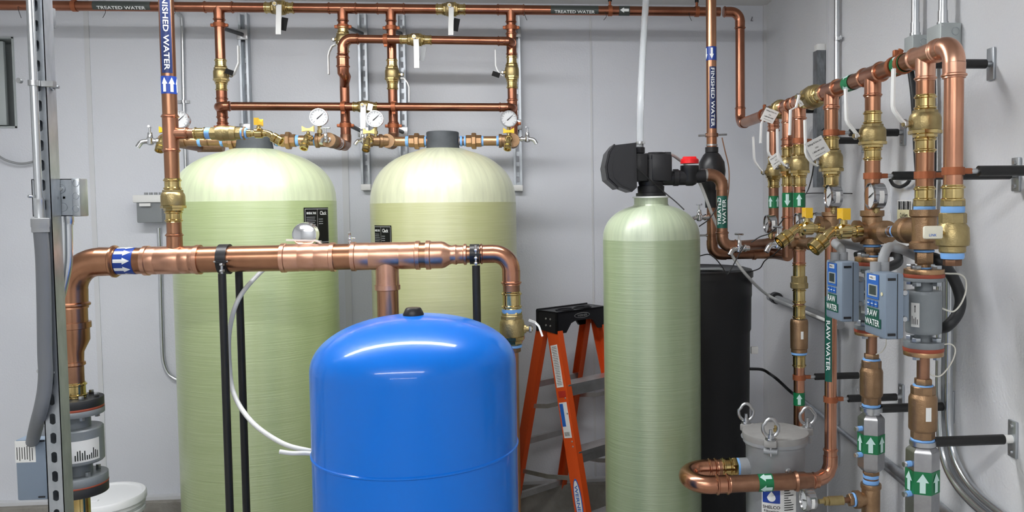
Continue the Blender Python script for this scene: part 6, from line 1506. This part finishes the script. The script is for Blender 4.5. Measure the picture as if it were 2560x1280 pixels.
# two boxes above the header with conduits
def wbox(label, px0, px1, y0, y1, lab2, conduit_px):
    a = PX(px1, y0, XW-.05)
    Yn = PX(px1, (y0+y1)/2, XW-.004).y; zt = zat(y0, XW-.03, Yn); zb = zat(y1, XW-.03, Yn); Yf = PX(px0, (y0+y1)/2, XW-.06).y
    Xn = PY(conduit_px[2], (y0+y1)/2, Yn).x
    g = thing('wall_box', ((Xn+XW)/2, (Yn+Yf)/2, zb), label, 'box')
    MB().box(((Xn+XW-.002)/2, (Yn+Yf)/2, (zt+zb)/2), XW-.002-Xn, abs(Yf-Yn), zt-zb, None, .003).build('housing', 'panel_metal', g)
    ring = [V(((Xn+XW)/2+.012+.011*math.cos(i*PI/10), Yn-.0008, zt-.024+.011*math.sin(i*PI/10))) for i in range(20)]
    MB().tube(ring, .0008, 6, True).build('knockout', 'galvanized', g)
    for yy in (zt-.008, zt-.04): MB().lathe((Xn+.004, Yn, yy), -Y1, [(0, .003), (.002, .003)], 8).build('screw', 'steel', g)
    xc = Xn+(XW-Xn)*.35
    wconduit(lab2, [V((xc, (Yn+Yf)/2-.01, ZC)), V((xc, (Yn+Yf)/2-.01, zt+.02))], .0118)
    MB().lathe((xc, (Yn+Yf)/2-.01, zt), Z1, [(0, .016), (.008, .016), (.009, .0135), (.04, .0135)], 14).build('connector', 'conduit_steel', g)
    return g
wbox('nearer grey steel box above the header elbow', 2318, 2402, 56, 160, 'steel conduit rising from the nearer box above the elbow', (0, 0, 2352))
wbox('farther grey steel box above the right header', 2250, 2316, 86, 170, 'steel conduit rising from the farther box above the header', (0, 0, 2282))
def XCp(px, py, dx=0): return PX(px, py, XC-dx)
wconduit('black flexible conduit hanging behind the riser next to the elbow', [XCp(2330, 150), XCp(2332, 300), XCp(2332, 440), XCp(2326, 560), XCp(2318, 600)], .010, 'black_rubber', (), 'flexible_conduit')
wconduit('black flexible conduit hanging from the farther wall box', [XCp(2275, 165), XCp(2285, 250), XCp(2293, 400), XCp(2303, 520), XCp(2306, 610)], .010, 'black_rubber', (), 'flexible_conduit')
wconduit('steel conduit behind the big meter curving to the floor at the right', [XCp(2352, 640), XCp(2352, 800), XCp(2350, 1000), XCp(2354, 1100), XCp(2366, 1160), XCp(2388, 1205), XCp(2420, 1245), XCp(2470, 1290), XCp(2540, 1345)], .0135)
wconduit('second steel conduit behind the big meter curving to the floor', [XCp(2374, 620), XCp(2374, 800), XCp(2372, 1000), XCp(2376, 1090), XCp(2390, 1150), XCp(2416, 1200), XCp(2450, 1240), XCp(2500, 1280), XCp(2570, 1335)], .011)
wconduit('steel conduit sloping down the wall behind the raw water downpipe', [XCp(1990, 988), XCp(2060, 1042), XCp(2100, 1075), XCp(2180, 1140), XCp(2266, 1212), XCp(2340, 1270), XCp(2400, 1320)], .010, 'galvanized')
wconduit('low steel conduit along the wall behind the big hexagon', [XCp(2170, 1120), XCp(2260, 1190), XCp(2345, 1262), XCp(2420, 1330)], .014, 'galvanized')
wconduit('grey plastic drain pipe sloping along the wall to the meters', [XCp(1925, 742, .01), XCp(1980, 762, .01), XCp(2062, 795, .02), XCp(2100, 812, .02)], .019, 'pvc_grey', (), 'drain_pipe')
p = XCp(1940, 745, .01); tag(MB().lathe(p-V((0, .02, 0)), Y1, [(0, .022), (0, .028), (.04, .028), (.042, .02)], 20).build('pipe_socket', 'black_rubber'), 'black rubber socket at the end of the grey drain pipe', 'pipe fitting')
cable('black cable along the wall into the corner behind the black bin', [PY(1872, 922, 3.45), PY(1905, 924, 3.6), PY(1925, 935, 3.6), PY(1945, 950, 3.5), XCp(1975, 978), XCp(1995, 992)], .007)
cable('black cable line across the right wall behind the gauges', [XCp(1990, 486), XCp(2030, 483), XCp(2085, 483), XCp(2130, 484)], .0022)
cable('black wire dropping from the tagged valve past the gauge', [PY(2034, 415, YR['r4']-.02), PY(2030, 440, YR['r4']), PY(2022, 470, YR['r4']+.1), XCp(2014, 486)], .0022)
cable('thin wire running from the header down behind the tagged valve', [XCp(2105, 225), XCp(2092, 262), XCp(2070, 310), XCp(2050, 330)], .002)
# cable loops at the meters
m6 = YR['r6']; 
g = hose('cable', 'thick black cable loop hanging beside the big grey meter', [PX(2310, 640, XM+.05), PY(2345, 650, m6+.02), PY(2380, 690, m6+.02), PY(2400, 740, m6+.02), PY(2396, 780, m6+.02), PY(2372, 812, m6+.02), PY(2350, 820, m6+.05), PY(2312, 812, m6+.085)], .0145, 'black_rubber', 'cable', 14)
hose('ground_wire', 'thin pale wire looping over the thick black cable', [PY(2350, 683, m6-.02), PY(2372, 684, m6-.03), PY(2400, 686, m6-.03), PY(2414, 700, m6-.03), PY(2414, 730, m6-.03), PY(2402, 760, m6-.03), PY(2385, 778, m6-.03), PY(2368, 776, m6-.02), PY(2345, 766, m6-.01)], .0022, 'wire_white', 'cable', 8)
hose('ground_wire', 'thin pale wire looping from the lower flange of the big meter', [PY(2356, 862, m6), PY(2376, 860, m6), PY(2388, 872, m6), PY(2384, 895, m6), PY(2370, 920, m6), PY(2350, 940, m6), PY(2330, 938, m6), PY(2316, 928, m6)], .0018, 'wire_white', 'cable', 8)
hose('ground_wire', 'thin pale wire curling from the meter head to the nipple', [PY(2216, 848, YR['r5']-.05), PY(2214, 865, YR['r5']-.05), PY(2204, 880, YR['r5']-.03), PY(2190, 886, YR['r5']-.02)], .0016, 'wire_white', 'cable', 8)
def gland_hose(label, pts, rad, mt): return hose('flexible_conduit', label, pts, rad, mt, 'conduit', 14)
y6, y5 = hp6.y, hp5.y
gland_hose('grey flexible conduit rising from the nearer meter head', [V((hp6.x+.03, y6+.02, hp6.z+.012)), V((hp6.x+.035, y6+.025, hp6.z+.035)), V((hp6.x+.06, y6+.05, hp6.z+.055)), V((hp6.x+.10, y6+.07, hp6.z+.05)), PX(2290, 640, XM+.04)], .0125, 'pvc_grey')
gland_hose('black flexible conduit bending over the nearer meter head', [PY(2140, 640, YR['r5']+.05), PY(2178, 628, YR['r5']+.055), PY(2206, 624, YR['r5']+.045), PY(2234, 628, YR['r5']), PY(2246, 645, YR['r5']-.08), PY(2240, 660, YR['r5']-.17), V((hx6-.012, y6+.056, hp6.z-.003))], .0125, 'black_rubber')
gland_hose('grey flexible conduit rising from the farther meter head', [V((hp5.x+.03, y5+.02, hp5.z+.012)), V((hp5.x+.035, y5+.03, hp5.z+.03)), V((hp5.x+.05, y5+.10, hp5.z+.045)), PX(2170, 622, XM+.04)], .0125, 'pvc_grey')
gland_hose('black flexible conduit running level behind the bronze tees', [PX(2195, 632, XM+.06), PX(2235, 632, XM+.06), PX(2275, 624, XM+.07), PX(2300, 620, XM+.07)], .012, 'black_rubber')
# plastic bag with paperwork
bp_ = [(2216, 452), (2290, 452), (2296, 540), (2292, 622), (2222, 620), (2212, 540)]
t = thing('document_bag', PX(2250, 620, XW-.03), 'clear plastic bag of paperwork hung behind the bronze tees', 'bag')
m = MB(); NX, NY = 10, 16; rows = []
a0, a1, b0, b1 = PX(2214, 452, XW-.03), PX(2284, 452, XW-.03), PX(2216, 622, XW-.03), PX(2286, 622, XW-.03)
for side in (0, 1):
    base = len(m.v); vs = []; fs = []
    for j in range(NY+1):
        for i in range(NX+1):
            p = (a0.lerp(a1, i/NX)).lerp(b0.lerp(b1, i/NX), j/NY); bul = math.sin(PI*i/NX)*math.sin(PI*j/NY)
            p.x = XW-.012-(.012*bul+.004*random.random() if side else 0); vs.append(p)
    for j in range(NY):
        for i in range(NX): fs.append((j*(NX+1)+i, j*(NX+1)+i+1, (j+1)*(NX+1)+i+1, (j+1)*(NX+1)+i))
    m.add(vs, fs)
m.build('film', 'bag_film', t)
def onbag(px0, px1, y0, y1, mt, name, dx=.030, parent=t):
    A, B, C_, D = [PX(x, y, XW-dx) for x, y in ((px0, y0), (px1, y0), (px1, y1), (px0, y1))]
    return MB().add([A, B, C_, D], [(0, 1, 2, 3)]).build(name, mt, parent, smooth=False)
pg = onbag(2218, 2286, 590, 618, 'paper', 'sheet'); bc = onbag(2243, 2280, 500, 528, 'paper', 'barcode_label', .031)
m = MB()
for i in range(9):
    x = 2246+3.6*i; w = 1.2+1.2*(i % 3 == 0); A, B, C_, D = [PX(a_, b_, XW-.0325) for a_, b_ in ((x, 503), (x+w, 503), (x+w, 526), (x, 526))]; m.add([A, B, C_, D], [(0, 1, 2, 3)])
m.build('barcode', 'print_black', bc, smooth=False)
st_ = onbag(2243, 2276, 524, 556, 'sticky_yellow', 'sticky_note', .034)
A = PX(2259, 538, XW-.036); m = MB(); flat_text(m, 'Cobblers', A, (PX(2276, 538, XW-.036)-PX(2243, 538, XW-.036)).normalized(), Z1, .05, .016); m.build('handwriting', 'print_black', st_, smooth=False)
hose('bag_handle', 'black carrying loop of the plastic bag', [PX(2226, 450, XW-.03), PX(2234, 462, XW-.034), PX(2250, 467, XW-.036), PX(2266, 460, XW-.034), PX(2274, 450, XW-.03)], .006, 'black_rubber', 'strap')
# card tags with print hung from valve levers
def card(label, corners, Y, lines):
    pts = [PY(a_, b_, Y) for a_, b_ in corners]; t = thing('card_tag', pts[3], label, 'tag')
    u = (pts[1]-pts[0]); v = (pts[3]-pts[0]); w = u.cross(v).normalized()
    if w.y > 0: w = -w
    MB().add([p for p in pts]+[p-w*.0012 for p in pts], [(0, 1, 2, 3), (7, 6, 5, 4), (0, 4, 5, 1), (1, 5, 6, 2), (2, 6, 7, 3), (3, 7, 4, 0)]).build('card', 'paper', t, smooth=False)
    un, vn = u.normalized(), (-v).normalized(); m = MB()
    for (s_, fv, wf, hf) in lines: flat_text(m, s_, pts[0]+u*.5+v*fv+w*.0008, un, vn, u.length*wf, v.length*hf)
    m.build('lettering', 'print_black', t, smooth=False)
LN = [('Skillings & Sons, Inc.', .2, .82, .12), ('CALL', .45, .2, .08), ('1-800-441-6281', .64, .68, .09), ('skillingsandsons.com', .85, .6, .05)]
card('white card tag with phone number on the third riser valve', [(2011, 360), (2053, 338), (2076, 376), (2033, 402)], YR['r4']-.06, LN)
card('white card tag with print on the grey label end of the header', [(1916, 268), (1948, 280), (1931, 310), (1900, 298)], 2.98, LN)
card('white card tag with print on the corner riser valves', [(1921, 396), (1946, 378), (1957, 400), (1935, 425)], YR['r3']+.02, LN)
card('small white tag dangling under the header valve', [(1996, 248), (2004, 252), (2010, 262), (2000, 268)], 2.55, [('CALL', .4, .6, .2)])
# dark hook on the back wall near the corner
q = PY(1879, 48, YB-.006); tag(MB().tube(smooth_path([q+V((.004, 0, .012)), q, q+V((-.004, -.004, -.008)), q+V((.004, -.008, -.010))], 4), .0015, 6).build('hook', 'wire_black'), 'tiny dark hook in the back wall near the corner', 'hook')
